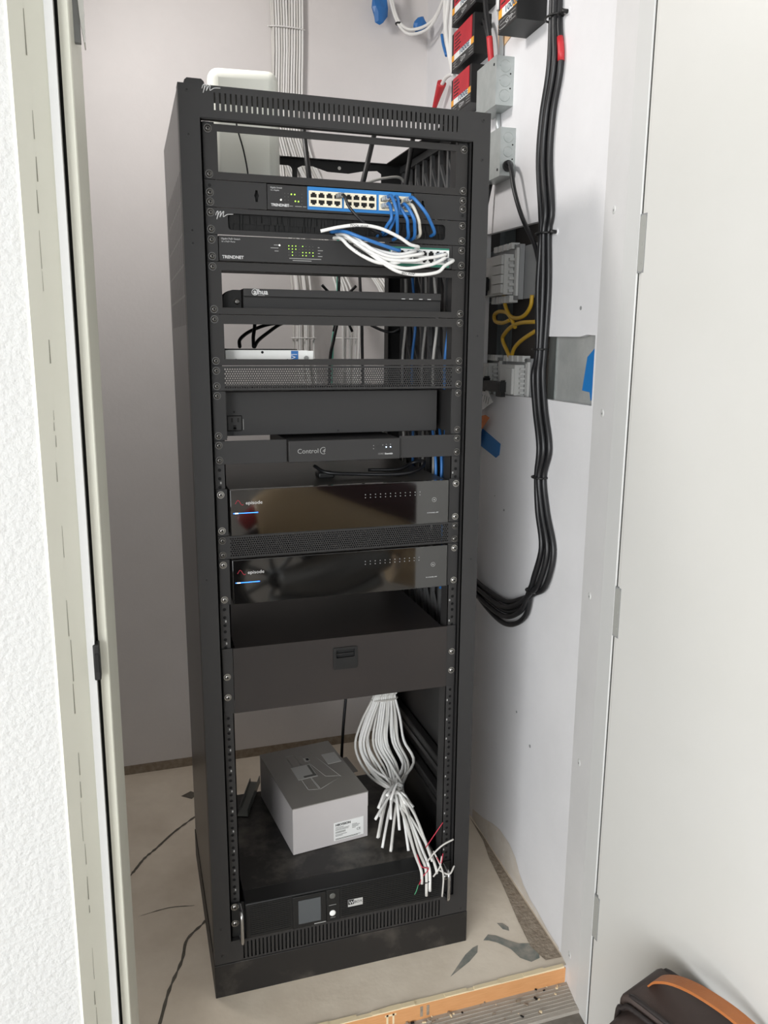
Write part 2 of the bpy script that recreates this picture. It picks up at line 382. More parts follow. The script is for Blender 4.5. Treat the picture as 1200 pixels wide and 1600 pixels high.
# right frame and open door
b = vprism([(wx(-.098), -.098), (.4475, -.198), (.49, -.198), (.49, -.098)], -.04, 2.12)
for z, y in ((1.565, -.143), (1.205, -.147), (.846, -.139), (.487, -.137), (.041, -.150)):
    x = .4675 + (y+.098)*.2; b.disc((x, y, z), (-1, .2, 0), .0075, .0012, 12, 1, dome=1); b.disc((x-.0012, y-.001, z-.001), (-1, .2, 0), .0022, .0006, 8, 2)
struct('trim_5', b, ['jambw', 'white', 'moduled'], label='white reveal of the right jamb with filled screw heads')
b = vprism([(.4475, -.198), (.4425, -.246), (.444, -.2475), (.49, -.2475), (.49, -.198)], -.05, 2.12); b.box(.4452, .449, -.2536, -.2475, -.04, 2.06, 1); struct('trim_6', b, ['white', 'gap'], label='white band of the right door jamb')  # dark box in the door seam stands in for the shade there
b = B(); b.box(.440, .480, -.80, -.2625, -.035, 2.06, 0, .0015); b.box(.4435, .478, -.2625, -.2535, -.035, 2.06, 0)
for zc in (1.494, .854, .221, 1.93): b.box(.4394, .4436, -.2700, -.2520, zc-.047, zc+.047, 1)
dr = struct('door_1', b, ['door', 'moduled'], label='white door standing open against the right side')
for zc in (1.494, .854, .221, 1.93):
    b = B(); b.plate(((.4391, 0, 0), (0, -1, 0), UZ), rrect(.2530, .2690, zc-.045, zc+.045, .006), [], .0022, 0)
    for dz in (-.03, 0, .03): b.disc((.4391, -.262, zc+dz), (-1, 0, 0), .0028, .0006, 10, 1)
    obj('hinge', b, ['hinge', 'hinge'], dr)

# threshold
b = B(); b.box(-.60, .455, -.141, -.1335, -.045, .001, 0)
for x in (.118, .132): b.box(x, x+.006, -.1416, -.141, -.028, -.004, 1)
for x in (.045, .058): b.box(x, x+.004, -.1416, -.141, -.028, -.004, 2)
b.box(.042, .066, -.1416, -.141, -.008, -.004, 2)
rnd = random.Random(5); x = -.6
while x < .45:
    w = rnd.uniform(.015, .06); b.box(x, min(x+w, .452), -.1405, -.1335+rnd.uniform(.001, .006), .001, .0025+rnd.uniform(0, .003), 3); x += w
struct('trim_8', b, ['wood', 'dirt', 'splint', 'splint'], label='raw pine edge of the closet floor at the doorway')
b = B(); b.box(-.60, .49, -.216, -.141, -.075, -.035, 0)
for k in range(7): b.box(-.60, .485, -.150-k*.009-.002, -.150-k*.009, -.035, -.0338, 0)
b.box(-.60, .49, -.262, -.216, -.075, -.043, 1)
struct('trim_9', b, ['plank', 'plankd'], label='weathered grooved threshold board')
b = B(); rnd = random.Random(11)
for k in range(60):
    x = rnd.uniform(-.1, .44); y = rnd.uniform(-.21, -.143) if rnd.random() < .5 else rnd.uniform(-.16, -.143)
    s_ = rnd.uniform(.001, .0045); a = rnd.uniform(0, 3.14)
    b.obox((x, y, -.0336), (math.cos(a), math.sin(a), 0), (-math.sin(a), math.cos(a), 0), UZ, 0, s_*rnd.uniform(1, 3), 0, s_, 0, s_*.7, rnd.choice((0, 0, 1, 1, 1, 2)))
tag(obj('debris', b, ['splint', 'dirt', 'blk']), 'crumbs of plaster and wood on the threshold board', 'debris', kind='stuff')
# outer room
b = B(); b.face([(-7, -8, -.05), (2.1, -8, -.05), (2.1, -.2, -.05), (-7, -.2, -.05)]); struct('floor_outer', b, 'outfloor', label='floor of the outer room')
b = B(); b.box(-7.05, -7, -8, -.14, -.05, 2.75); struct('wall_outer_left', b, 'outwall', label='left wall of the outer room')
b = B(); b.box(2.1, 2.15, -8, -.12, -.05, 2.75); struct('wall_outer_right', b, 'outwall', label='right wall of the outer room')
b = B(); b.box(-7.05, 2.15, -8, -.14, 2.75, 2.8); struct('ceiling_outer', b, 'outwall', label='ceiling of the outer room')

# ---------------------------------------------------------------- the rack
W2 = .2795; H = 1.744; D = .50
rack = thing('equipment_rack', 'tall open black equipment rack standing in the closet', 'rack', (0, .25, 0))
def oct_hole(cx, cz, r, n=8): return [(cx + r*math.cos(2*math.pi*(k+.5)/n), cz + r*math.sin(2*math.pi*(k+.5)/n)) for k in range(n)]
for s_ in (-1, 1):
    xa, xb = sorted((s_*W2, s_*.2435))
    b = B(); b.box(xa, xb, 0, .002, .078, H, 0); xi, xj = sorted((s_*.2435, s_*.2455)); b.box(xi, xj, 0, .012, .127, 1.693, 0)
    xi, xj = sorted((s_*W2, s_*.2775)); b.box(xi, xj, .002, .03, .078, H, 0)
    p = obj('front_post', b, 'rack', rack)
    for z in ((1.734, 1.666, 1.515, 1.494, .9, .159, .097) if s_ < 0 else (1.731, 1.663, 1.345, .9, .086)):
        c = B(); c.disc((s_*.265, 0, z), (0, -1, 0), .0036, .0006, 12, 0); c.disc((s_*.265, -.0006, z), (0, -1, 0), .0016, .0002, 8, 1); obj('rivet', c, ['rack', 'blk'], p)
    xa, xb = sorted((s_*(W2-.001), s_*(W2-.0028)))
    b = B(); b.box(xa, xb, .03, D, .078, H, 0); sp = obj('side_panel', b, 'rackside' if s_ < 0 else 'inner', rack)
    if s_ < 0:
        b = B(); fr = ((-W2+.0008, 0, 0), (0, -1, 0), UZ)
        holes = [rect(-.46+i*.046, -.46+i*.046+.042, 1.36+j*.052, 1.36+j*.052+.048) for i in range(9) for j in range(5)]
        for h in holes: b.prism(fr, h, .0006, 0)
        obj('vent_grille', b, 'ventp', sp)
    xa, xb = sorted((s_*(W2-.003), s_*.235))
    b = B(); b.box(xa, xb, D-.002, D, .078, 1.66, 0); xi, xj = sorted((s_*.235, s_*.237)); b.box(xi, xj, D-.03, D, .078, 1.66, 0); obj('rear_post', b, 'inner', rack)
    # drilled mounting rail
    b = B(); x0, x1 = sorted((s_*.2410, s_*.2215)); cx = s_*.2328
    z = .130; k = 0; hz = []
    while z < 1.68:
        hz.append(z+.006); z += (.0159, .0159, .01265)[k % 3]; k += 1
    edges = [.127] + [(hz[i]+hz[i+1])/2 for i in range(len(hz)-1)] + [1.692]
    for i, h in enumerate(hz):
        b.plate(front(.0155), rect(x0, x1, edges[i], edges[i+1]), [oct_hole(cx, h, .0032)], 0, 0)
        if i % 3 == 0: b.box(cx-.0035-.004*s_, cx-.001-.004*s_, .0149, .0155, h+.0062, h+.0102, 1)
    xi, xj = sorted((s_*.2215, s_*.2235)); b.box(xi, xj, .0155, .05, .127, 1.692, 0)
    b.box(x0, x1, .0185, .019, .127, 1.692, 2)
    xi, xj = sorted((s_*.2410, s_*(W2-.003))); b.box(xi, xj, .019, .021, .127, 1.692, 2)
    obj('mounting_rail', b, ['rack', 'textd', 'blk'], rack)
# slotted header, its lip and the top frame
b = B()
slots = [rect(-.2205+i*.00885-.0014, -.2205+i*.00885+.0014, 1.7065, 1.7335) for i in range(50)]
b.plate(front(0), rect(-.2435, .2435, 1.694, H), slots, .0016)
b.box(-.2435, .2435, .0016, .016, 1.6925, 1.6955); obj('slotted_header', b, 'rack', rack)
b = B(); b.box(-W2+.003, W2-.003, .0016, .094, H-.0018, H)
b.box(-W2+.003, -.225, .094, D, H-.0018, H); b.box(.225, W2-.003, .094, D, H-.0018, H); b.box(-.225, .225, .46, D, H-.0018, H)
obj('top_frame', b, 'rack', rack)
b = B(); b.plate(front(.004), [(-.2700, H), (-.2350, H), (-.2370, H+.006), (-.2410, H+.0095), (-.2640, H+.0095), (-.2680, H+.006)], [], .05)
obj('top_bracket', b, 'rack', rack)
b = B()
def script_mark(b, x, z, s_, y):
    P = [(0, .35), (.06, .75), (.16, .95), (.14, .4), (.06, -.2), (.2, .6), (.34, .95), (.3, .4), (.27, .1), (.42, .7), (.54, .95), (.5, .5), (.5, .2), (.62, .35), (.78, .55), (1.15, .62)]
    b.tube([(x+p[0]*s_, y, z+p[1]*s_*.45) for p in P], s_*.026, 6, res=3)
script_mark(b, -.2405, 1.7335, .026, -.0004); obj('maker_mark', b, 'text', rack, 'white script mark on the header')
b = B(); slots = [rect(-.2195+i*.0080-.0016, -.2195+i*.0080+.0016, .0815, .1205) for i in range(55)]
b.plate(front(0), rect(-.2435, .2435, .078, .127), slots, .0016); b.box(-.2435, .2435, .0016, .013, .1255, .127); b.box(-.2435, .2435, .006, .007, .079, .1255, 1)
obj('slotted_footer', b, ['rack', 'blk'], rack)
b = B(); b.box(-W2-.001, W2+.001, -.001, .50, 0, .0765, 0, .0012); obj('plinth', b, 'plinth', rack)
b = B(); b.box(-W2+.003, W2-.003, .004, D-.003, .0775, .0795); obj('base_tray', b, 'inner', rack)
b = B(); holes = [rrect(-.235, -.13, 1.664, 1.728, .012), rrect(-.11, .002, 1.664, 1.7265, .010), [(.014, 1.664), (.014, 1.722), (.026, 1.728), (.050, 1.728), (.085, 1.7185), (.135, 1.7175), (.17, 1.725), (.205, 1.728), (.215, 1.722), (.215, 1.664)]]
b.plate(front(.468), rect(-W2+.003, W2-.003, 1.655, H-.002), holes, .002); b.disc((.113, .468, 1.728), (0, -1, 0), .004, .0006, 10, 1)
obj('rear_crossbar', b, ['blk', 'screws'], rack)
# lacing panel along the right inner side (openings between uprights and diagonals)
b = B(); xr = W2-.006
b.box(xr-.012, xr, .06, .47, 1.725, 1.74); b.box(xr-.012, xr, .06, .47, .66, .675)
for k in range(9):
    y = .07+k*.048; b.box(xr-.010, xr-.002, y, y+.010, .675, 1.725)
    for j in range(11):
        z = .70+j*.093
        if k < 8: b.obox((xr-.006, y+.005, z), (1, 0, 0), Vector((0, .048, .07)).normalized(), Vector((0, -.07, .048)).normalized(), -.003, .003, 0, .085, -.003, .003)
obj('lacing_panel', b, 'lace', rack)
b = B()
for z in (.285, .372):
    b.box(xr-.022, xr, .06, .47, z, z+.020, 0, .004); b.box(xr-.026, xr-.016, .06, .47, z-.008, z+.004)
obj('side_brace', b, 'inner', rack)

# ---------------------------------------------------------------- mounted gear
U0 = 1.689; U = .04445
def ears(t, z0, z1, xin, m='gear', name='mounting_ear', y=.012, sc=None, scm='screw'):
    for s_ in (-1, 1):
        x0, x1 = sorted((s_*.2405, xin[0] if s_ < 0 else xin[1])); b = B(); b.box(x0, x1, y, y+.002, z0, z1, 0, .0004); e = obj(name, b, m, t)
        screws(e, [(s_*.2325, z) for z in (sc or (z0+.007, z1-.007))], scm, y=y)

def open_shelf(label, k, x0, x1, zo0, zo1, depth=.40):
    z1 = U0-k*U-.0006; z0 = z1-2*U+.0012
    t = thing('rack_shelf', label, 'shelf', (0, .2, z0), 'open fronted shelves in the rack')
    b = B(); b.plate(front(.012), rrect(-.2405, .2405, z0, z1, .001, 1), [rect(x0, x1, zo0, zo1)], .002); fp = obj('faceplate', b, 'shelf', t)
    screws(fp, [(s_*.2325, z) for s_ in (-1, 1) for z in (z0+.008, z1-.008)])
    b = B(); b.box(-.217, .217, .014, depth, z0+.003, z0+.005); obj('tray', b, 'shelf', t)
    return t, z0
s1, zs1 = open_shelf('topmost open rack shelf framing the white gateway and antennas', 0, -.217, .217, 1.613, 1.677, .42)
s2, zs2 = open_shelf('open rack shelf with the video recorder on it', 5, -.2175, .2145, 1.3895, 1.4525)
s3, zs3 = open_shelf('open rack shelf with the small white box on it', 7, -.2165, .2165, 1.3005, 1.3615)

def ports(parent, x0, z0, nx, nz, px, pz, w, h, field, m, y, flip=True):
    """a plastic block with T-shaped sockets"""
    b = B(); holes = []
    for i in range(nx):
        for j in range(nz):
            cx = x0 + (i+.5)*px; cz = z0 + (j+.5)*pz; up = 1 if (j == nz-1) else -1
            a = w/2; c = h/2
            p = [(cx-a, cz-up*c), (cx+a, cz-up*c), (cx+a, cz+up*c*.45), (cx+a*.55, cz+up*c*.45), (cx+a*.55, cz+up*c), (cx-a*.55, cz+up*c), (cx-a*.55, cz+up*c*.45), (cx-a, cz+up*c*.45)]
            holes.append(p)
    b.plate(front(y), rect(x0-.0012, x0+nx*px+.0012, z0-.0008, z0+nz*pz+.0008), holes, .003, 0)
    b.box(x0-.001, x0+nx*px+.001, y+.0027, y+.0031, z0-.0006, z0+nz*pz+.0006, 1)
    return obj('port_block', b, [m, 'blk'], parent)
def dots(parent, pts, r, m, y, name='indicator'):
    for x, z in pts:
        b = B(); b.disc((x, y, z), (0, -1, 0), r, .0006, 8); obj(name, b, m, parent)

# sixteen port switch
z1 = U0-2*U-.0006; z0 = z1-U+.0012
sw = thing('network_switch', 'grey ethernet switch with a blue field of sockets, upper of the two switches', 'network switch', (0, .15, z0))
for s_ in (-1, 1):
    x0, x1 = sorted((s_*.2405, s_*.1355)); c = s_*.153; b = B()
    key = [(c-.002, z0+.012), (c+.002, z0+.012), (c+.0025, z0+.0185), (c+.0045, z0+.022), (c+.0025, z0+.0255), (c+.002, z0+.031), (c-.002, z0+.031), (c-.0025, z0+.0255), (c-.0045, z0+.022), (c-.0025, z0+.0185)]
    b.plate(front(.012), rect(x0, x1, z0, z1), [key], .002); b.box(c-.01, c+.01, .02, .021, z0+.005, z1-.005, 1); e = obj('mounting_ear', b, ['gear', 'blk'], sw)
    screws(e, [(s_*.2325, z0+.008), (s_*.2325, z0+.023)] if s_ < 0 else [(s_*.2325, z1-.008), (s_*.2325, z1-.023)])
    b = B(); b.disc((s_*.2325, .012, z1-.009 if s_ < 0 else z0+.009), (0, -1, 0), .0048, .0008, 10, 0); b.disc((s_*.2325, .0112, z1-.009 if s_ < 0 else z0+.009), (0, -1, 0), .003, .0002, 8, 1); obj('mounting_hole', b, ['gear2', 'blk'], e)
b = B(); b.box(-.1345, .1345, .010, .25, z0+.0005, z1-.001, 0, .0006); body = obj('housing', b, 'gear2', sw)
b = B(); b.box(-.064, .129, .0093, .010, z0+.004, z1-.001, 0); obj('port_field', b, 'bluep', sw, 'bright blue panel')
for x in (-.0605, .0035, .0685): ports(sw, x, z0+.0100, 4, 2, .0143, .0122, .0112, .0085, None, 'creamp', .0061)
dots(sw, [(-.0925, z0+.0275), (-.0865, z0+.0275), (-.0855, z0+.0165), (-.0800, z0+.0162)], .0013, 'led_g', .010); dots(sw, [(-.111, z0+.0175)], .0013, 'led_w', .010)
dots(sw, [(x, z0+.012+j*.0055) for x in (-.104, -.098, -.074) for j in range(4)], .0007, 'led_off', .010)
text('TRENDNET', .0062, (-.1285, .0098, z0+.0065), FX, UZ, 'text', sw, bold=.0002); text('Gigabit Switch', .0036, (-.1295, .0098, z1-.0075), FX, UZ, 'text', sw); text('16 x Gigabit', .0032, (-.1295, .0098, z1-.0115), FX, UZ, 'text', sw)
b = B()
for x, w in ((-.104, .014), (-.086, .012), (-.072, .006)): b.box(x, x+w, .0097, .010, z0+.0075, z0+.0085)
obj('print', b, 'textd', sw)

# brush panel
z1 = U0-3*U-.0006; z0 = z1-U+.0012
br = thing('brush_plate', 'black cable brush plate between the two switches', 'brush panel', (0, .02, z0))
b = B(); b.plate(front(.012), rect(-.2405, .2405, z0, z1), [rrect(-.2035, .1985, z0+.008, z1-.008, .006)], .002); fp = obj('faceplate', b, 'gear', br)
screws(fp, [(s_*.2325, z) for s_ in (-1, 1) for z in (z0+.008, z1-.008)])
b = B(); rnd = random.Random(2); x = -.207
while x < .203:
    w = rnd.uniform(.002, .005); y = .0185+rnd.uniform(-.0015, .0015); lean = rnd.uniform(-.003, .003); zm = (z0+z1)/2
    b.face([(x, y, z1-.004), (x+w*1.15, y, z1-.004), (x+w*1.15+lean, y-.001, zm-.002), (x+lean, y-.001, zm-.002)]); lean2 = rnd.uniform(-.003, .003)
    b.face([(x+lean2, y, zm+.001), (x+w*1.1+lean2, y, zm+.001), (x+w*1.15, y+.001, z0+.004), (x, y+.001, z0+.004)]); x += w
b.box(-.21, .205, .0205, .024, z0+.004, z1-.004); obj('brush', b, 'blk', br)
b = B(); script_mark(b, -.224, z1-.0165, .026, .0118); obj('maker_mark', b, 'text', br)

# eight plus ports switch
z1 = U0-4*U-.0006; z0 = z1-U+.0012
s8 = thing('network_switch', 'grey ethernet switch with a green field of sockets, lower of the two switches', 'network switch', (0, .15, z0))
ears(s8, z0, z1, (-.2215, .2135), sc=(z0+.008, z1-.008))
b = B(); b.box(-.2205, .2125, .010, .26, z0+.001, z1-.0005, 0, .0006); obj('housing', b, 'gear2', s8)
b = B(); b.box(.088, .2065, .0093, .010, z0+.003, z1-.006, 0); obj('port_field', b, 'greenp', s8, 'dark green panel')
for x in (.0915, .149): ports(s8, x, z0+.0085, 4, 2, .0137, .0122, .0108, .0085, None, 'whitep', .0061)
lit = {(0, 3), (1, 3), (2, 3), (4, 3), (0, 2), (1, 2), (2, 2), (1, 1), (4, 1), (5, 1), (6, 1), (7, 1), (1, 0), (4, 0), (5, 0), (7, 0)}
for i in range(8):
    for j in range(4): dots(s8, [(-.0985+i*.0062, z0+.0145+j*.0052)], .00095 if (i, j) in lit else .0007, 'led_g' if (i, j) in lit else 'led_off', .010)
dots(s8, [(-.115, z0+.0305)], .0013, 'led_w', .010)
text('TRENDNET', .0072, (-.2155, .0098, z0+.005), FX, UZ, 'text', s8, bold=.0002); text('Gigabit PoE+ Switch', .0040, (-.2165, .0098, z1-.007), FX, UZ, 'text', s8); text('16 x PoE+ Ports', .0036, (-.2165, .0098, z1-.0115), FX, UZ, 'text', s8)
b = B()
for x, w, dz in ((-.125, .008, .030), (-.131, .014, .025), (-.124, .007, .020), (-.046, .003, .0285), (-.046, .009, .0235), (-.046, .004, .0185), (-.046, .008, .0135), (-.098, .058, .0085), (-.092, .034, .005)): b.box(x, x+w, .0097, .010, z0+dz, z0+dz+.0012)
obj('print', b, 'textd', s8)

# video recorder
nz = zs2+.0062
nv = thing('video_recorder', 'low black video recorder with a perforated front on an open shelf', 'recorder', (.01, .17, nz))
b = B(); b.box(-.178, .2005, .033, .30, nz, nz+.0395, 0, .0008); obj('housing', b, 'gear', nv)
b = B(); b.box(-.178, .2005, .030, .0329, nz+.0262, nz+.0395, 0, .0008); b.box(-.176, .1985, .0322, .0329, nz+.0240, nz+.0262, 1); obj('upper_bezel', b, ['gear2', 'blk'], nv)
def perforated(name, parent, x0, x1, z0_, z1_, p, r, y, m, n=6):
    b = B(); j = 0; z = z0_; dz = p*.866
    rows = max(1, int((z1_-z0_)/dz)); dz = (z1_-z0_)/rows; cols = int((x1-x0)/p); px = (x1-x0)/cols
    for j in range(rows):
        off = px/2 if j % 2 else 0; xs = [x0] + [x0+off+i*px for i in range(1 if off == 0 else 0, cols if off == 0 else cols)] + [x1]
        for i in range(len(xs)-1):
            a, c = xs[i], xs[i+1]; za, zc = z0_+j*dz, z0_+(j+1)*dz
            if c-a < px*.9: b.face([(a, y, za), (c, y, za), (c, y, zc), (a, y, zc)]); continue
            cx, cz = (a+c)/2, (za+zc)/2
            O = [(a, za), ((a+c)/2, za), (c, za), (c, zc), ((a+c)/2, zc), (a, zc)]
            I = [(cx+r*math.cos(t), cz+r*math.sin(t)) for t in (math.radians(q) for q in (215, 270, 325, 35, 90, 145))]
            ov = [b.bm.verts.new((q[0], y, q[1])) for q in O]; iv = [b.bm.verts.new((q[0], y, q[1])) for q in I]
            for k in range(6): b.bm.faces.new((ov[k], ov[(k+1) % 6], iv[(k+1) % 6], iv[k]))
    return obj(name, b, m, parent)
perforated('perforated_front', nv, -.177, .1995, nz+.001, nz+.0240, .0031, .0009, .0318, 'gear2')
b = B(); b.box(.147, .1985, .0308, .0318, nz+.001, nz+.0055, 0); b.box(.161, .174, .0303, .0309, nz+.0022, nz+.0046, 1); b.box(.1625, .1725, .0300, .0304, nz+.0030, nz+.0038, 2); obj('usb_socket', b, ['gear2', 'screws', 'blk'], nv)
for x in (.12, .135, .155, .172):
    b = B(); b.box(x, x+.007, .0293, .0301, nz+.0275, nz+.0285); obj('indicator', b, 'text', nv)
text('alhua', .0125, (-.160, .0299, nz+.0300), FX, UZ, 'text', nv, bold=.0003)
b = B(); b.box(-.152, -.140, .0296, .0300, nz+.0275, nz+.0283); obj('print', b, 'textd', nv)
b = B(); ring = [(-.1575+.0052*math.cos(a), .0297, nz+.0335+.0052*math.sin(a)) for a in [math.radians(40+k*28) for k in range(11)]]; b.tube(ring, .0006, 6); obj('logo', b, 'text', nv)
t = thing('camera_module', 'small rounded black module left of the video recorder', 'module', (-.196, .05, nz))
b = B(); b.plate(front(.036), [(-.2135, nz), (-.1815, nz), (-.1815, nz+.037), (-.196, nz+.037), (-.205, nz+.0345), (-.2105, nz+.030), (-.2135, nz+.024)], [], .05); obj('housing', b, 'blk', t)
b = B(); b.disc((-.189, .036, nz+.0165), (0, -1, 0), .0052, .003, 16, 0, dome=1); obj('lens', b, 'screw', t)

# little white box under a blue label
wz = zs3+.0062
wb = thing('media_converter', 'flat white box with a blue label corner on the lower open shelf', 'device', (-.13, .09, wz))
b = B(); b.box(-.210, -.056, .060, .145, wz, wz+.0205, 0, .0008); b.box(-.205, -.075, .066, .14, wz+.0205, wz+.0225, 1); obj('housing', b, ['gateside', 'black'], wb)
for x, z in ((-.142, .0165), (-.191, .002), (-.095, .002)):
    b = B(); b.disc((x, .060, wz+z), (0, -1, 0), .0025, .0006, 10); obj('screw_hole', b, 'blk', wb)
b = B(); b.box(-.088, -.0745, .0592, .060, wz+.0005, wz+.0195); lb = obj('label_sticker', b, 'cable_blue', wb, 'blue sticker')
text('V|', .012, (-.0795, .0590, wz+.004), (0, 0, 1), (-1, 0, 0), 'paper', lb)
b = B(); b.box(-.0575, -.046, .058, .0595, wz, wz+.0195); obj('bracket', b, 'gateside', wb); b = B(); b.disc((-.0595, .0575, wz+.006), (0, -1, 0), .0045, .001, 12, 0); obj('screw', b, 'screws', wb)

# vents
def vent(label, k, m='gear'):
    z1 = U0-k*U-.0006; z0 = z1-U+.0012
    t = thing('vent_plate', label, 'vent panel', (0, .013, z0), 'perforated vent panels in the rack')
    for s_ in (-1, 1):
        x0, x1 = sorted((s_*.2405, s_*.219)); b = B(); b.box(x0, x1, .012, .0135, z0, z1); e = obj('flange', b, m, t); screws(e, [(s_*.2325, z) for z in (z0+.008, z1-.008)])
    b = B(); b.box(-.219, .219, .012, .0135, z0, z0+.0035); b.box(-.219, .219, .012, .0135, z1-.0035, z1); obj('rim', b, m, t)
    perforated('perforated_sheet', t, -.219, .219, z0+.0035, z1-.0035, .0043, .00165, .0125, m)
vent('perforated vent panel under the lowest open shelf', 9)
vent('perforated vent panel between the two glossy amplifiers', 16)

# recessed power panel
z1 = U0-10*U-.0006; z0 = z1-2*U+.0012
pw = thing('power_conditioner', 'recessed dark power conditioner with one outlet', 'power conditioner', (0, .2, z0))
b = B(); b.box(-.216, .2045, .052, .32, z0+.003, z1-.004, 0, .0008); hs = obj('housing', b, 'gear2', pw)
ears(pw, z0, z1, (-.2175, .2195), 'gear', sc=(z0+.008, z1-.008))
b = B(); b.box(-.2185, -.2165, .014, .08, z0+.004, z1-.004); obj('side_flange', b, 'gear', pw); b = B(); b.box(.2185, .2205, .014, .30, z0+.004, z1-.004); obj('side_flange', b, 'gear', pw)
b = B(); b.box(-.2125, -.1845, .0488, .052, z0+.012, z0+.041, 1, .001); b.box(-.2105, -.1865, .0485, .0489, z0+.014, z0+.039, 0)
for x in (-.205, -.1935): b.box(x, x+.0032, .0480, .0486, z0+.0285, z0+.0365, 1)
b.box(-.2012, -.1955, .0480, .0486, z0+.0165, z0+.0235, 1); b.disc((-.1985, .0486, z0+.0165), (0, -1, 0), .0030, .0006, 12, 1); obj('outlet', b, ['gear', 'blk'], pw, 'black three prong outlet')
b = B(); b.box(-.1825, -.1815, .0516, .052, z0+.014, z0+.034); obj('print', b, 'textd', pw)
dots(pw, [(-.1985, z0+.0475), (.0, z0+.008)], .002, 'blk', .052, 'screw_hole')

# home controller
z1 = U0-12*U-.0006; z0 = z1-U+.0012
c4 = thing('home_controller', 'thin grey home automation controller above the glossy amplifiers', 'controller', (0, .12, z0))
for s_ in (-1, 1):
    x0, x1 = sorted((s_*.2405, s_*.1125 if s_ > 0 else -.1085)); b = B(); b.box(x0, x1, .012, .014, z0, z1-.0005, 0, .0004); e = obj('mounting_ear', b, 'gear2', c4); screws(e, [(s_*.2325, z) for z in (z0+.008, z1-.008)])
b = B(); b.box(-.1065, .1110, .004, .21, z0, z1-.003, 0, .0012); obj('housing', b, 'gear2', c4)
text('Control', .0125, (-.0905, .0036, z0+.0165), FX, UZ, 'textd', c4)
b = B(); b.tube([(-.0405+.0062*math.cos(math.radians(a)), .0037, z0+.0205+.0062*math.sin(math.radians(a))) for a in range(60, 320, 20)], .0006, 6); obj('logo', b, 'textd', c4); text('4', .0115, (-.0435, .0036, z0+.0165), FX, UZ, 'textd', c4, shear=.3)
b = B(); b.disc((.0575+.010, .004, z0+.0245), (0, -1, 0), .0042, .0008, 18); obj('button', b, 'gear', c4)
dots(c4, [(.0830, z0+.0235), (.0915, z0+.0235)], .0011, 'led_bc', .004); dots(c4, [(.0575, z0+.021), (.0575, z0+.027), (.076, z0+.0275), (.083, z0+.0285), (.0915, z0+.0285)], .0008, 'textd', .004, 'mark')
text('CORE 5', .0042, (.0665, .0036, z0+.0095), FX, UZ, 'textd', c4); text('Essentials', .0040, (.0805, .0036, z0+.0095), FX, UZ, 'text', c4, bold=.0001)

# amplifiers
def amp(label, k, top_m):
    z1 = U0-k*U-.0006; z0 = z1-2*U+.0012
    t = thing('amplifier', label, 'amplifier', (0, .2, z0), 'glossy multi channel amplifiers')
    ears(t, z0, z1, (-.2205, .2185), 'gear', sc=(z0+.010, z1-.010), scm='screws')
    b = B(); b.box(-.2165, .2155, .014, .38, z0+.001, z1-.0025, 0, .0008); obj('housing', b, top_m, t)
    b = B(); b.box(-.2165, .2155, .006, .0139, z0, z1-.001, 0, .0010); obj('front_glass', b, 'gloss', t, 'mirror black front')
    y = .0057
    b = B(); zc = z1-.0245; b.tube([(-.2075, y, zc-.003), (-.2055, y, zc), (-.2030, y, zc+.0035), (-.2000, y, zc+.002), (-.1970, y, zc-.0035), (-.1940, y, zc-.0055), (-.1925, y, zc-.004)], .00055, 6); obj('wave_logo', b, 'wire_red', t)
    text('episode', .0090, (-.1885, y, zc-.0045), FX, UZ, 'text', t, sx=1.12)
    b = B(); b.box(-.2115, -.166, y-.0003, y+.0002, z1-.0458, z1-.0446, 0); b.box(-.2085, -.2025, y-.0005, y, z1-.0459, z1-.0445, 1); obj('light_bar', b, ['led_b', 'led_bc'], t, 'glowing blue line')
    for j in range(2):
        for i in range(12): dots(t, [(.042+i*.0102, z1-.0225-j*.0058)], .0009, 'textd', .006, 'channel_light')
    b = B(); b.tube([(.1845+.0042*math.cos(a), y, z1-.0395+.0042*math.sin(a)) for a in [math.radians(q*30) for q in range(13)]], .0005, 6); b.disc((.1845, .006, z1-.0395), (0, -1, 0), .0014, .0005, 10); obj('power_button', b, 'textd', t)
    text('12-CHANNEL AMP', .0030, (.169, y, z1-.0665), FX, UZ, 'text', t)
amp('glossy black amplifier directly below the home controller', 14, 'geartop')
amp('glossy black amplifier above the dark pull-out drawer', 17, 'geartop')

# drawer
z1 = .7565; z0 = .6235
dw = thing('storage_unit', 'deep black rack drawer with a recessed latch', 'drawer', (0, .2, z0))
ears(dw, z0, z1, (-.2205, .2205), 'gear', sc=(z0+.034, z0+.076), scm='screws')
b = B(); b.box(-.2145, .2145, .016, .44, z0+.002, z1-.004, 0, .0008); obj('housing', b, 'drawer', dw)
b = B(); b.plate(front(.010), rect(-.2200, .2200, z0, z1), [rect(-.0195, .0225, z1-.0625, z1-.0245)], .004); obj('drawer_front', b, 'drawer', dw)
b = B(); b.plate(front(.0075), rrect(-.0235, .0265, z1-.0665, z1-.0205, .003), [rrect(-.0175, .0205, z1-.0425, z1-.0255, .002)], .006, 0); b.box(-.020, .023, .0134, .0150, z1-.064, z1-.022, 1); b.box(-.016, .019, .0095, .0135, z1-.036, z1-.0335, 0)
obj('latch', b, ['black', 'blk'], dw, 'black recessed latch')

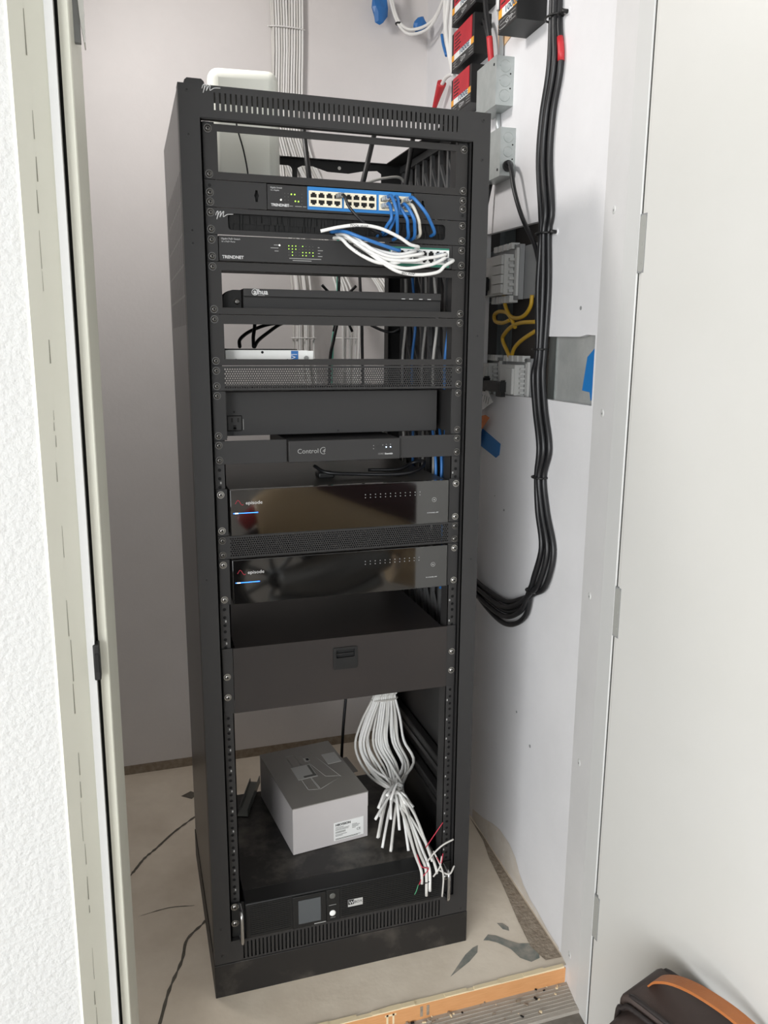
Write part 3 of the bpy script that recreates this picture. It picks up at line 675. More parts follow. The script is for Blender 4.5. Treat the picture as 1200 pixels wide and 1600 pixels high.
# power supply unit at the foot
z1 = .2075; z0 = .1265
up = thing('ups', 'black rackmount battery backup at the foot of the rack', 'battery backup', (0, .2, z0))
b = B(); b.box(-.2135, .2185, .045, .415, z0+.001, z1-.001, 0, .001); obj('housing', b, 'dusty', up)
b = B(); b.box(-.2145, .2195, -.002, .0449, z0, z1, 0, .0025)
for i in range(16): b.box(-.206, -.122, -.0030, -.0020, z0+.006+i*.0046, z0+.0085+i*.0046, 0)
for i in range(16):
    b.box(-.012+.0, .212 if i < 15 else .2, -.0030, -.0020, z0+.006+i*.0046, z0+.0085+i*.0046, 0)
bz = obj('bezel', b, 'upsf', up)
b = B(); b.box(-.117, -.046, -.0055, -.002, z0+.002, z1-.004, 0, .001); lc = obj('display_frame', b, 'black', bz); b = B(); b.box(-.1055, -.058, -.0062, -.0055, z0+.012, z1-.014, 0); obj('display', b, 'lcd', lc, 'grey screen')
b = B(); b.box(-.045, -.0165, -.0042, -.002, z0+.002, z1-.004, 0, .001); obj('button_panel', b, 'black', bz)
b = B(); b.disc((-.032, -.0042, .1885), (0, -1, 0), .0065, .0015, 18, 0, dome=1); obj('button', b, 'led_off', up, 'dark round button')
b = B(); b.disc((-.032, -.0042, .1475), (0, -1, 0), .0068, .002, 18, 0, dome=1); obj('button', b, 'gateside', up, 'white round button')
b = B(); b.box(-.040, -.024, -.0044, -.0042, .1665, .1675); b.box(-.037, -.026, -.0044, -.0042, .1365, .1372); b.box(-.072, -.047, -.0058, -.0055, z0+.0045, z0+.0065); obj('print', b, 'textd', up)
b = B(); b.box(.002, .0345, -.0038, -.003, .1535, .1700); bd = obj('badge', b, 'foilgrey', up, 'pale badge'); b = B(); b.box(.0025, .0150, -.0041, -.0038, .1585, .1695); obj('badge_square', b, 'black', bd)
text('W', .011, (.0035, -.0044, .1600), FX, UZ, 'text', bd); text('BOX', .0085, (.0155, -.0041, .1605), FX, UZ, 'ink', bd)
for s_ in (-1, 1):
    x0, x1 = sorted((s_*.2415, -.215 if s_ < 0 else .2200)); b = B(); b.box(x0, x1, .010, .013, z0+.002, z1-.002, 0, .0005); e = obj('mounting_ear', b, 'black', up)
    screws(e, [(s_*.2345, .160), (s_*.2345, .198)] if s_ < 0 else [(s_*.2305, .168)], 'screws', .0062, y=.010)
    xh = s_*.2245; b = B(); b.tube([(xh, .010, z1-.004), (xh, -.014, z1-.006), (xh, -.0225, z1-.014), (xh, -.0235, z1-.03), (xh, -.0235, z0+.022), (xh, -.0225, z0+.010), (xh, -.014, z0+.004), (xh, .010, z0+.003)], .0036, 10, res=4); obj('handle', b, 'chrome', up, 'steel bow handle')

# ---------------------------------------------------------------- things standing in the rack
# carton on the battery backup
ca = thing('cardboard_box', 'grey printed carton with a white label on top of the battery backup', 'box', (0, .27, .2077))
a = math.atan2(.0215, .179); cu, cv = Vector((math.cos(a), math.sin(a), 0)), Vector((-math.sin(a), math.cos(a), 0)); co = Vector((-.0888, .1285, .2078))
bw, bd_, bh = .1805, .262, .1120
b = B(); b.obox(co, cu, cv, UZ, 0, bw, 0, bd_, 0, bh, 0); obj('carton', b, 'carton', ca)
b = B(); b.obox(co, cu, cv, UZ, -.0008, bw+.0012, -.0008, bd_, bh, bh+.0022, 0); b.obox(co, cu, cv, UZ, bw, bw+.0012, 0, bd_, bh-.035, bh, 0)
lid = obj('lid', b, 'cartontop', ca, 'darker grey lid')
b = B(); b.obox(co, cu, cv, UZ, bw+.0012, bw+.028, .125, .20, bh-.02, bh-.0185, 0); obj('flap', b, 'cartontop', ca)
tz = bh+.0024
def onlid(u, v): return co + cu*u + cv*v + Vector((0, 0, tz))
b = B()
for P in ([(.055, .225), (.058, .06), (.085, .052), (.148, .085), (.118, .225)], [(.055, .225), (.075, .225), (.082, .055)], [(.09, .215), (.115, .10), (.15, .088)], [(.075, .225), (.085, .056)]):
    for i in range(len(P)-1): b.tube([onlid(*P[i]), onlid(*P[i+1])], .00045, 4, smooth=False)
obj('line_drawing', b, 'foilgrey', lid)
b = B(); b.obox(co, cu, cv, UZ, .050, .098, .108, .168, tz-.0003, tz+.0004, 0); b.obox(co, cu, cv, UZ, .066, .097, .112, .120, tz+.0004, tz+.0006, 1); b.obox(co, cu, cv, UZ, .090, .096, .120, .165, tz+.0004, tz+.0006, 1); obj('sticker', b, ['foilgrey', 'led_off'], lid, 'square silver sticker')
b = B(); b.obox(co, cu, cv, UZ, .140, .175, .150, .200, tz-.0003, tz+.0004, 0); obj('sticker', b, 'foilgrey', lid, 'blank silver sticker')
b = B(); b.obox(co, cu, cv, UZ, .092, .105, .183, .200, tz-.0003, tz+.0004, 0); b.obox(co, cu, cv, UZ, .097, .104, .186, .197, tz+.0004, tz+.0006, 1); obj('mark', b, ['foilgrey', 'ink'], lid)
def onface(u, z): return co + cu*u + Vector((0, 0, z)) - cv*.0003
b = B(); b.obox(co, cu, cv, UZ, .097, .170, -.0006, 0, .0085, .0535, 0); lb = obj('label', b, 'paper', ca, 'white shipping label')
nf = -cv*.0007
text('HIKVISION', .0078, onface(.1005, .0450)+nf, cu, UZ, 'ink', lb, bold=.0002); text('CE', .0085, onface(.1525, .0230)+nf, cu, UZ, 'ink', lb)
b = B()
for i in range(22):
    if i % 3 != 1: b.obox(onface(.1010+i*.0011, .0265)+nf, cu, cv, UZ, 0, .0006, 0, .0003, 0, .0050)
for u, z, w in ((.1005, .0405, .020), (.1005, .0372, .034), (.1005, .0342, .032), (.1005, .0225, .028), (.1005, .0195, .018), (.1415, .0400, .012), (.1415, .0370, .019), (.1415, .0340, .016), (.1415, .0310, .009), (.1005, .0125, .062), (.1005, .0105, .055)):
    b.obox(onface(u, z)+nf, cu, cv, UZ, 0, w, 0, .0003, 0, .0009)
obj('print', b, 'led_off', lb)
# angled plastic strip
b = B(); p0, p1 = Vector((-.176, .312, .2080)), Vector((-.128, .432, .2200)); d_ = (p1-p0).normalized(); s_ = d_.cross(Vector((0, 0, 1))).normalized(); n_ = s_.cross(d_)
b.obox(p0, s_, d_, n_, -.014, .012, 0, .135, .0, .0015); b.obox(p0, s_, d_, n_, .0105, .012, 0, .135, .0, .020); b.obox(p0, s_, d_, n_, -.014, -.0125, .02, .135, .0, .012)
tag(obj('plastic_strip', b, 'acr'), 'cloudy angled plastic strip on the battery backup, left of the carton', 'plastic strip')
# gateway and router on the top shelf
gw = thing('internet_gateway', 'tall rounded white internet gateway rising out of the rack top', 'gateway', (-.12, .34, zs1+.006))
b = B(); b.box(-.071, .071, -.052, .052, 0, .262, 0, .022, 5); 
bmesh.ops.transform(b.bm, matrix=Matrix.Translation((-.124, .345, zs1+.0055)) @ Matrix.Rotation(math.radians(-6), 4, 'Z'), verts=b.bm.verts); obj('housing', b, 'gateway', gw)
b = B(); b.box(-.05, .05, -.04, .04, -.0005, .002, 0); bmesh.ops.transform(b.bm, matrix=Matrix.Translation((-.124, .345, zs1+.0055)), verts=b.bm.verts); obj('foot', b, 'moduled', gw)
cable('gateway_lead', 'thin black cord hanging in front of the white gateway', 'cord', [(-.150, .268, 1.762), (-.146, .27, 1.742), (-.136, .272, 1.708), (-.1285, .274, 1.668), (-.126, .276, 1.63), (-.115, .30, 1.612)], .0016, 'cable_black')
rt = thing('wifi_router', 'low black router with three upright antennas on the top shelf', 'router', (.10, .24, zs1+.006))
b = B(); b.box(-.03, .225, .20, .32, zs1+.0055, zs1+.035, 0, .006); obj('housing', b, 'black', rt)
for x0, x1, y0 in ((-.006, -.017, .25), (.105, .133, .25), (.200, .218, .25)):
    b = B(); b.tube([(x0, y0, zs1+.03), (x0, y0, zs1+.05), (x1, y0+.004, 1.755)], lambda t: .0062-.0012*t, 10, smooth=False); obj('antenna', b, 'black', rt)
cable('patch_cable', 'grey patch cord curling across the right end of the top shelf', 'cable', [(.10, .33, 1.655), (.14, .31, 1.672), (.18, .32, 1.684), (.22, .34, 1.690), (.245, .36, 1.67)], .003, 'cable_grey')
# adapter on the amplifier and cords below the controller
az = U0-14*U-.0040
cable('power_lead', 'loose black power cord lying on the upper amplifier', 'cord', [(-.03, .13, az+.022), (-.01, .10, az+.012), (.05, .09, az+.008), (.11, .075, az+.007), (.15, .07, az+.009), (.185, .085, az+.016), (.20, .11, az+.026), (.185, .135, az+.02), (.15, .13, az+.008), (.09, .15, az+.006)], .0036, 'cable_black')
b = B(); b.box(-.028, .005, .10, .135, az, az+.012, 0, .003); tag(obj('power_brick', b, 'black'), 'small black power plug under the controller', 'plug')

# ---------------------------------------------------------------- patch cables at the front
zt = U0-2*U-U+.0006
def patch(label, m, pts, r=.0031, plug=True, group=None, pm='plug', name='patch_cable'):
    o = cable(name, label, 'cable', pts, r, m, group)
    if plug:
        p = Vector(pts[0]); b = B(); b.box(p.x-.0052, p.x+.0052, -.010, .0085, p.z-.0036, p.z+.0036, 0, .0008); b.tube([(p.x, -.010, p.z), (p.x, -.017, p.z-.001)], .0040, 8, smooth=False); obj('plug', b, pm, o)
    return o
pg = 'blue patch cables in the upper switch'
def drop(x0, row, x1, x2, zend, label, m='cable_blue', group=pg, bulge=.034):
    z0 = zt + (.0283 if row else .0161)
    return patch(label, m, [(x0, -.008, z0), (x0+.001, -bulge*.75, z0-.001), (x1, -bulge, z0-.024), ((x1+x2)/2, -bulge*.75, (z0-.024+zend)/2), (x2, -.012, zend), (x2+(x2-x1)*.1, .017, zend-.003)], group=group)
pp = .0143; x0 = .0685+pp/2
drop(x0, 0, .078, .068, 1.524, 'blue patch cable, first from the left under the upper switch')
drop(x0+.001, 1, .083, .095, 1.519, 'blue patch cable crossing over its left neighbours', bulge=.044)
drop(x0+pp, 1, .091, .079, 1.527, 'blue patch cable slanting left behind the crossing one')
drop(x0+pp, 0, .106, .117, 1.519, 'blue patch cable, middle one of the blue row')
drop(x0+2*pp, 0, .117, .129, 1.520, 'blue patch cable just left of the grey one', bulge=.040)
drop(x0+3*pp, 0, .128, .1395, 1.524, 'grey patch cable among the blue ones under the upper switch', 'cable_cream', None)
drop(x0+3*pp, 1, .138, .168, 1.529, 'blue patch cable slanting far right over the switch ear', bulge=.040)
patch('thin black patch cable crossing from the upper switch to the lower', 'cable_black', [(-.0105+.003, -.008, zt+.0283), (-.006, -.026, zt+.024), (.000, -.030, zt+.008), (.012, -.034, 1.549), (.030, -.036, 1.533), (.046, -.034, 1.524), (.062, -.020, 1.521), (.07, .016, 1.520)], .0026, pm='moduled')
# white cables looping out of the brush and into the lower switch
zl = U0-5*U+.0006; gx = [.149+(i+.5)*.0137 for i in range(4)]; hx = [.0915+(i+.5)*.0137 for i in range(4)]; zr = zl+.0085+1.5*.0122; zq = zl+.0085+.5*.0122
wg = 'white cables looping into the lower switch'
def loop(label, pts, m='cable_white', r=.0031, plug=True):
    return patch(label, m, pts, r, plug, wg if m == 'cable_white' else None)
L1 = loop('white cable with handwriting arching over the other loops', [(hx[2], -.008, zr), (hx[2]+.002, -.038, zr+.005), (.108, -.048, 1.502), (.086, -.052, 1.513), (.050, -.053, 1.526), (.015, -.050, 1.530), (-.019, -.044, 1.526), (-.051, -.034, 1.519)], plug=False)
L2 = loop('white cable, uppermost shallow loop under the arching one', [(hx[2], -.008, zr-.001), (hx[2]-.004, -.034, zr-.002), (.092, -.042, 1.485), (.062, -.046, 1.487), (.033, -.046, 1.494), (.004, -.040, 1.507), (-.006, -.022, 1.517), (-.010, .018, 1.521)])
L3 = loop('white cable, second shallow loop from the top', [(hx[3], -.008, zr-.001), (hx[3]-.004, -.040, zr-.006), (.115, -.046, 1.484), (.080, -.050, 1.479), (.050, -.052, 1.485), (.023, -.046, 1.500), (.010, -.024, 1.514), (.006, .018, 1.520)])
L4 = loop('white cable running to the right group of sockets', [(gx[2], -.008, zr-.003), (gx[2]-.002, -.036, zr-.005), (.158, -.044, 1.483), (.141, -.048, 1.480), (.111, -.052, 1.474), (.062, -.054, 1.475), (.027, -.050, 1.489), (.002, -.034, 1.508), (-.006, .018, 1.516)])
L5 = loop('white cable with handwriting on its lower left bend', [(hx[1], -.008, zq), (hx[1]-.002, -.040, zq-.001), (.085, -.050, 1.470), (.062, -.054, 1.467), (.039, -.056, 1.470), (.015, -.052, 1.481), (-.002, -.040, 1.495), (-.012, -.022, 1.510), (-.016, .018, 1.515)])
L6 = loop('white cable dipping just above the lowest loop', [(gx[2], -.008, zq), (gx[2]-.003, -.036, zq+.001), (.160, -.046, 1.473), (.141, -.050, 1.467), (.099, -.056, 1.460), (.068, -.058, 1.465), (.045, -.054, 1.478), (.020, -.036, 1.500), (.012, .018, 1.512)])
L7 = loop('white cable with handwriting on the lowest, widest loop', [(gx[3], -.008, zq), (gx[3], -.034, zq-.003), (.176, -.046, 1.468), (.160, -.052, 1.456), (.123, -.056, 1.450), (.087, -.058, 1.453), (.062, -.056, 1.464), (.030, -.042, 1.488), (.022, .018, 1.508)])
loop('single blue cable lying across the white loops', [(hx[0], -.008, zr), (hx[0]-.004, -.030, zr), (.086, -.044, 1.492), (.050, -.056, 1.499), (.015, -.056, 1.509), (-.010, -.036, 1.520), (-.020, .018, 1.525)], 'cable_blue')
text('POOL WAP', .0058, (-.004, -.0556, 1.5262), (1, -.08, -.03), (.03, 0, 1), 'ink', L1, 'handwriting', sx=1.05)
text('J. WAP', .0052, (.004, -.0592, 1.4865), (1, 0, -.52), (.52, 0, 1), 'ink', L5, 'handwriting')
text('JRD WAP', .0056, (.088, -.0620, 1.4495), (1, 0, -.03), (0, 0, 1), 'ink', L7, 'handwriting', sx=1.1)

# ---------------------------------------------------------------- cables behind and below
gv = 'pale structured cabling down the back wall'
rnd = random.Random(21)
ends = [(.126, .115, .325), (.104, .110, .300), (.094, .100, .280), (.093, .080, .246), (.100, .095, .237), (.106, .085, .2155), (.124, .075, .213), (.116, .055, .224), (.160, .060, .2135), (.172, .060, .2145),
        (.169, .110, .247), (.192, .120, .280), (.196, .120, .262), (.183, .110, .258), (.184, .000, .160), (.176, -.012, .150), (.165, -.012, .182), (.140, .130, .302), (.132, .105, .270), (.150, .095, .245), (.112, .120, .270), (.178, .105, .236), (.192, -.006, .225), (.199, .0, .20)]
grp = [(.088, .10), (.20, .10), (.325, .07)]
order = list(range(24)); rnd.shuffle(order)
for i in range(24):
    k = order[i]; c, l = i % 12, i//12
    xt = .052 + c*.0074 + l*.0035; yt = .966 - l*.0065
    g = i // 8; gx0, gw_ = grp[g] if False else (.086+g*.117, .052); xm = gx0 + (i % 8)*gw_/7 + rnd.uniform(-.003, .003); ym = .90 - g*.06 - (i % 3)*.008
    bx = .160 + (k % 12)*.0048; by = .325 + (k//12)*.008; q = rnd.uniform(-.008, .008)
    kx, ky, kz = .168+rnd.uniform(-.012, .020), .185+rnd.uniform(-.012, .015), .292+rnd.uniform(-.006, .012)
    e = Vector(ends[k]); belly = -.046 + (k % 12)*.0056 + q
    mid = Vector(((kx+e.x)/2, (ky+e.y)/2, (kz+e.z)/2 + .012 + .01*rnd.random()))
    pts = [(xt + rnd.uniform(-.004, .004) - (.012 if c < 6 else -.006), yt, 2.70), (xt, yt, 2.20), (xt+.002+.0004*c, yt, 1.90), ((xt+xm)/2 + .006, yt-.01, 1.68), (xm, ym, 1.45), (xm+rnd.uniform(-.004, .004), ym-.03, 1.25), ((xm+bx)/2, (ym+.55)/2+.05, .95), (bx, .50, .66), (bx, by, .50), (bx, by, .465), (bx+belly*.62, by-.006, .405), (bx+belly, .312, .345), (bx+belly*.85+.012, .262, .302+q), (kx, ky, kz)]
    if e.z < .21 and e.y < .03: pts += [((kx+e.x)/2, .095, .268), (e.x-.004, .025, .234), (e.x-.001, -.011, .212), (e.x, -.015, e.z)]
    else: pts += [tuple(mid), tuple(e)]
    cable('network_cable', 'pale cable of the bundle down the back wall, cut end fanned out below', 'cable', pts, .0033, ('cable_white', 'cable_white2')[i % 3 == 0], gv, n=7, res=5)
def tie(label, c, rx, ry, m, h=.004, tail=None, ax='z'):
    b = B(); c = Vector(c); n = 20; ring = []
    P = [c + Vector((rx*math.cos(2*math.pi*k/n), ry*math.sin(2*math.pi*k/n), 0)) for k in range(n+1)]
    b.tube(P, h*.35, 6, smooth=False)
    if tail: b.tube([c+Vector((rx, 0, 0))*(1 if tail[0] > 0 else -1), c + Vector(tail)], h*.35, 6, smooth=False)
    return tag(obj('cable_tie', b, m), label, 'cable tie')
tie('white tie around the cable bundle high on the back wall', (.094, .9625, 2.185), .050, .011, 'cable_white', .006, (-.056, -.012, -.004))
tie('pale tie around the hanging grey bundle under the drawer', (.187, .329, .458), .034, .012, 'cable_grey', .006)
tie('white tie on the middle cables behind the lowest open shelf', (.228, .822, 1.345), .036, .02, 'cable_white', .006)
tie('white tie on the left cables behind the lowest open shelf', (.112, .885, 1.345), .036, .02, 'cable_white', .006)
cable('network_cable', 'teal cable among the pale ones behind the lowest open shelf', 'cable', [(.195, .80, 1.70), (.188, .78, 1.48), (.176, .77, 1.38), (.165, .76, 1.30), (.16, .75, 1.1), (.17, .70, .9)], .0042, 'cable_teal')
for k, (lab, pts) in enumerate((('black cord slanting between the grey cables behind the lowest open shelf', [(.15, .62, 1.50), (.142, .60, 1.40), (.125, .58, 1.34), (.112, .57, 1.28), (.11, .58, 1.1)]),
        ('black cord hanging right of the teal cable', [(.222, .70, 1.62), (.222, .66, 1.40), (.224, .66, 1.30), (.23, .66, 1.0), (.20, .60, .70), (.16, .55, .50), (.13, .52, .30), (.12, .52, .10)]),
        ('black cord arching from the white box up to the left', [(-.172, .145, 1.322), (-.165, .19, 1.336), (-.14, .23, 1.352), (-.10, .27, 1.366), (-.06, .30, 1.372), (.0, .42, 1.374)]),
        ('black cord standing steeply on the white box', [(-.145, .145, 1.322), (-.140, .18, 1.34), (-.134, .20, 1.36), (-.13, .22, 1.38)]),
        ('black cord rising right from the white box', [(-.143, .147, 1.322), (-.128, .19, 1.335), (-.10, .23, 1.352), (-.075, .26, 1.366), (-.05, .30, 1.374)]),
        ('black cord sagging near the lacing panel behind the lowest open shelf', [(.20, .50, 1.375), (.225, .48, 1.362), (.248, .47, 1.358), (.262, .46, 1.366)]),
        ('black cord slanting down behind the recorder', [(.10, .60, 1.475), (.125, .60, 1.45), (.15, .60, 1.42), (.18, .60, 1.36)]),
        ('second black cord crossing behind the recorder', [(.19, .60, 1.475), (.165, .60, 1.45), (.145, .60, 1.42), (.13, .60, 1.36)]))):
    cable('power_lead', lab, 'cord', pts, .0042 if k < 2 else .0036, 'cable_black')
for k in range(5):
    x = .252; y = .12+k*.068; m = ('cable_blue', 'cable_grey', 'cable_dgrey', 'cable_blue', 'cable_grey')[k]
    cable('network_cable', ('blue cable inside the lacing panel, nearest the front', 'pale cable inside the lacing panel, next to the front blue one', 'dark grey cable in the middle of the lacing panel', 'blue cable inside the lacing panel, deeper in the rack', 'pale cable deepest inside the lacing panel')[k], 'cable',
          [(x, y, 1.62), (x+.004*(-1)**k, y+.01, 1.5), (x, y-.006, 1.38), (x-.003, y+.006, 1.28), (x, y, 1.1), (x, y+.01, .8)], .0034, m)
cable('network_cable', 'left of the two blue cables hanging right of the controller', 'cable', [(.222, .14, 1.23), (.223, .12, 1.15), (.2235, .10, 1.08), (.223, .10, 1.0)], .0032, 'cable_blue')
cable('network_cable', 'right of the two blue cables hanging right of the controller', 'cable', [(.240, .14, 1.18), (.240, .12, 1.14), (.2365, .10, 1.07), (.232, .10, 1.0)], .0032, 'cable_blue')
# stripped ends over the battery backup
st = 'thin stripped wires at the cable ends'
for lab, m, pts in (('red wire sticking up by the right mounting rail', 'wire_red', [(.176, -.006, .262), (.192, -.012, .292), (.212, -.012, .319)]),
        ('red wire twisted round the stripped cable ends', 'wire_red', [(.158, .0, .245), (.165, -.012, .222), (.180, -.014, .215), (.165, -.016, .198), (.158, -.016, .182)]),
        ('short red wire at the right cable end', 'wire_red', [(.200, -.010, .236), (.209, -.014, .222), (.213, -.014, .245)]),
        ('green wire at the lowest cable end', 'wire_green', [(.158, -.012, .180), (.152, -.016, .168), (.148, -.016, .160)]),
        ('black wire across the stripped cable ends', 'cable_black', [(.160, -.015, .188), (.172, -.018, .184), (.183, -.016, .185)])):
    cable('stripped_wire', lab, 'wire', pts, .0011, m, st, n=6)
for lab, pts in (('frayed white cable end pointing up right by the rail', [(.180, -.004, .225), (.192, -.012, .248), (.212, -.014, .266), (.237, -.014, .275)]),
        ('white cable end hanging straight down by the right handle', [(.196, .0, .245), (.206, -.012, .222), (.210, -.0265, .20), (.208, -.0275, .150)]),
        ('white cable end pointing down left by the right handle', [(.213, -.008, .235), (.205, -.016, .214), (.190, -.018, .196)]),
        ('thin white strand crossing the right handle', [(.204, -.010, .205), (.222, -.029, .203), (.238, -.020, .214)])):
    cable('stripped_wire', lab, 'wire', pts, .0019, 'cable_grey', st, n=6)

# ---------------------------------------------------------------- things on the right wall
def wall_box(b, ya, yb, z0, z1, d, mi=0, off=0.0):
    b.obox(wp(ya, 0, off), WR, WN, UZ, -(yb-ya)*1.0009, 0, 0, d, z0, z1, mi)
def wt(s, size, y, z, off, m, parent, **k): return text(s, size, wp(y, z, off), WR, UZ, m, parent, **k)
def battery(label, ya, yb, z0, z1, d, cord=True):
    t = thing('power_supply', label, 'power supply', wp((ya+yb)/2, z0), 'black low voltage power supplies on the wall')
    b = B(); wall_box(b, ya, yb, z0, z1, d); obj('case', b, 'black', t)
    L = yb-ya; h = z1-z0
    b = B(); wall_box(b, ya+.002, yb-.002, z0+.003, z0+h*.27, .0005, 0, d); p = obj('nameplate', b, 'gear2', t)
    b = B(); wall_box(b, ya+.002, yb-.002, z0+h*.27, z0+h*.43, .0008, 0, d); wall_box(b, ya+.002, ya+.020, z0+h*.27, z0+h*.43, .0009, 1, d); wall_box(b, yb-.020, yb-.002, z0+h*.27, z0+h*.43, .0009, 1, d); lb = obj('rating_label', b, ['paper', 'orange'], t, 'white label between amber squares')
    wt('1000E', .017, yb-L*.36, z0+h*.295, d+.0012, 'inkb', lb, sx=1.7, bold=.0003)
    wt('GTP', .012, yb-L*.42, z0+h*.09, d+.0006, 'text', p, sx=1.6)
    b = B(); n = 16; cy = yb-L*.34; cz = z0+h*.13
    b.tube([wp(cy+.030*math.cos(q*2*math.pi/n), cz+.0085*math.sin(q*2*math.pi/n), d+.001) for q in range(n+1)], .0006, 5, smooth=False)
    for q in range(3):
        wall_box(b, yb-.040, yb-.012, z0+h*(.06+.07*q), z0+h*(.06+.07*q)+.0012, .0004, 0, d+.0006); wall_box(b, ya+.006, ya+.032, z0+h*(.06+.07*q), z0+h*(.06+.07*q)+.0012, .0004, 0, d+.0006)
    obj('print', b, 'textd', p)
    b = B(); b.obox(wp(ya, 0, d), WR, WN, UZ, -L*.90, -L*.10, 0, .0012, z0+h*.43, z0+h*1.0, 0); 
    for q in range(5): b.obox(wp(ya, 0, d), WR, WN, UZ, -L*.84, -L*(.62-.05*(q % 2)), .0012, .0016, z0+h*(.5+.09*q), z0+h*(.53+.09*q), 1)
    obj('warning_card', b, ['red', 'ink'], t, 'red card')
    return t
battery('black power supply with a red card, lowest of the stack on the wall', .498, .640, 1.908, 1.995, .040)
battery('black power supply with a red card, second from the bottom of the stack', .478, .634, 2.011, 2.100, .043)
battery('black power supply cut by the top of the picture, above the stack', .455, .618, 2.112, 2.205, .050)
battery('black power supply nearest the doorway, high beside the cable run', .180, .276, 1.980, 2.085, .066)
b = B(); b.plate((wp(0, 0, .002), WR, UZ), [(-.435, 2.06), (-.35, 2.025), (-.35, 2.012), (-.425, 1.998)], [], .0015); tag(obj('cardboard_scrap', b, 'kraft'), 'scrap of brown cardboard under the power supply nearest the doorway', 'cardboard')
def conduit_box(label, ya, yb, z0, z1, d, cord):
    t = thing('electrical_box', label, 'electrical box', wp((ya+yb)/2, z0), 'galvanised electrical boxes on the wall')
    b = B(); wall_box(b, ya, yb, z0, z1, d); wall_box(b, ya-.001, yb+.001, z0-.001, z1+.001, .0015, 0, d); obj('case', b, 'zinc', t)
    h = z1-z0
    P = wp(ya, 0); 
    for i, f in enumerate((.80, .5, .2)):
        b = B(); c = P + WN*(d*.5) + Vector((0, 0, z0+h*f)); n = 20; r = d*.30
        b.tube([c + WR*.0006 + WN*(r*math.cos(q*2*math.pi/n)) + Vector((0, 0, r*math.sin(q*2*math.pi/n))) for q in range(n+1)], .0006, 5, smooth=False)
        b.disc(c, WR, r*.95, .0005, 18); obj('knockout', b, 'zinc', t)
    for f in (.65, .35):
        b = B(); b.disc(P + WN*(d*.2) + Vector((0, 0, z0+h*f)), WR, .0018, .0006, 8); obj('screw_hole', b, 'blk', t)
    b = B(); b.disc(wp(ya+.012, z0+.014 if cord else z1-.016, d+.0015), WN, .0032, .0008, 8); obj('screw_hole', b, 'blk', t)
    if cord:
        b = B(); c = P + WN*(d*.5) + Vector((0, 0, z0+h*.2)); b.disc(c, WR, d*.34, .006, 18, 0); b.disc(c+WR*.006, WR, d*.22, .001, 16, 1); obj('bushing', b, ['black', 'blk'], t)
    return t
conduit_box('galvanised box with knockouts, upper of the pair on the wall', .335, .450, 1.860, 1.962, .042, False)
conduit_box('galvanised box with a black cord, lower of the pair on the wall', .312, .420, 1.706, 1.808, .036, True)
b = B(); b.tube([wp(.40, 2.7, .008), wp(.395, 1.962, .008)], .006, 10, smooth=False); tag(obj('conduit', b, 'conduit'), 'thin grey conduit running up from the upper galvanised box', 'conduit')
b = B(); b.tube([wp(.40, 1.858, .008), wp(.398, 1.808, .008)], .006, 10, smooth=False); tag(obj('conduit', b, 'conduit'), 'short grey conduit between the two galvanised boxes', 'conduit')
cable('power_lead', 'black cord from the lower galvanised box down to the cable run', 'cord', [tuple(wp(.318, 1.728, .018)), tuple(wp(.296, 1.730, .020)), tuple(wp(.272, 1.712, .026)), tuple(wp(.245, 1.66, .028)), tuple(wp(.215, 1.60, .02)), tuple(wp(.17, 1.545, .012)), tuple(wp(.14, 1.50, .012))], .0052, 'cable_black')
cable('power_lead', 'black cord dropping behind the rack below the lower box', 'cord', [tuple(wp(.42, 1.72, .01)), tuple(wp(.425, 1.66, .02)), tuple(wp(.43, 1.60, .03)), tuple(wp(.45, 1.5, .03))], .0045, 'cable_black')
cable('power_lead', 'black lead looping out of the second power supply to the upper box', 'cord', [tuple(wp(.480, 2.078, .024)), tuple(wp(.462, 2.078, .026)), tuple(wp(.445, 2.060, .028)), tuple(wp(.432, 2.03, .026)), tuple(wp(.424, 1.99, .02)), tuple(wp(.42, 1.955, .02))], .0055, 'cable_black')
o = cable('power_lead', 'black lead with a red sleeve running down into the upper box', 'cord', [tuple(wp(.44, 2.35, .03)), tuple(wp(.445, 2.20, .036)), tuple(wp(.43, 2.10, .036)), tuple(wp(.412, 2.03, .032)), tuple(wp(.41, 1.99, .028)), tuple(wp(.412, 1.955, .022))], .006, 'cable_black')
b = B(); b.tube([wp(.411, 2.025, .0315), wp(.4095, 1.995, .0285), wp(.411, 1.968, .0245)], .0072, 10); obj('sleeve', b, 'redt', o, 'red sleeve')

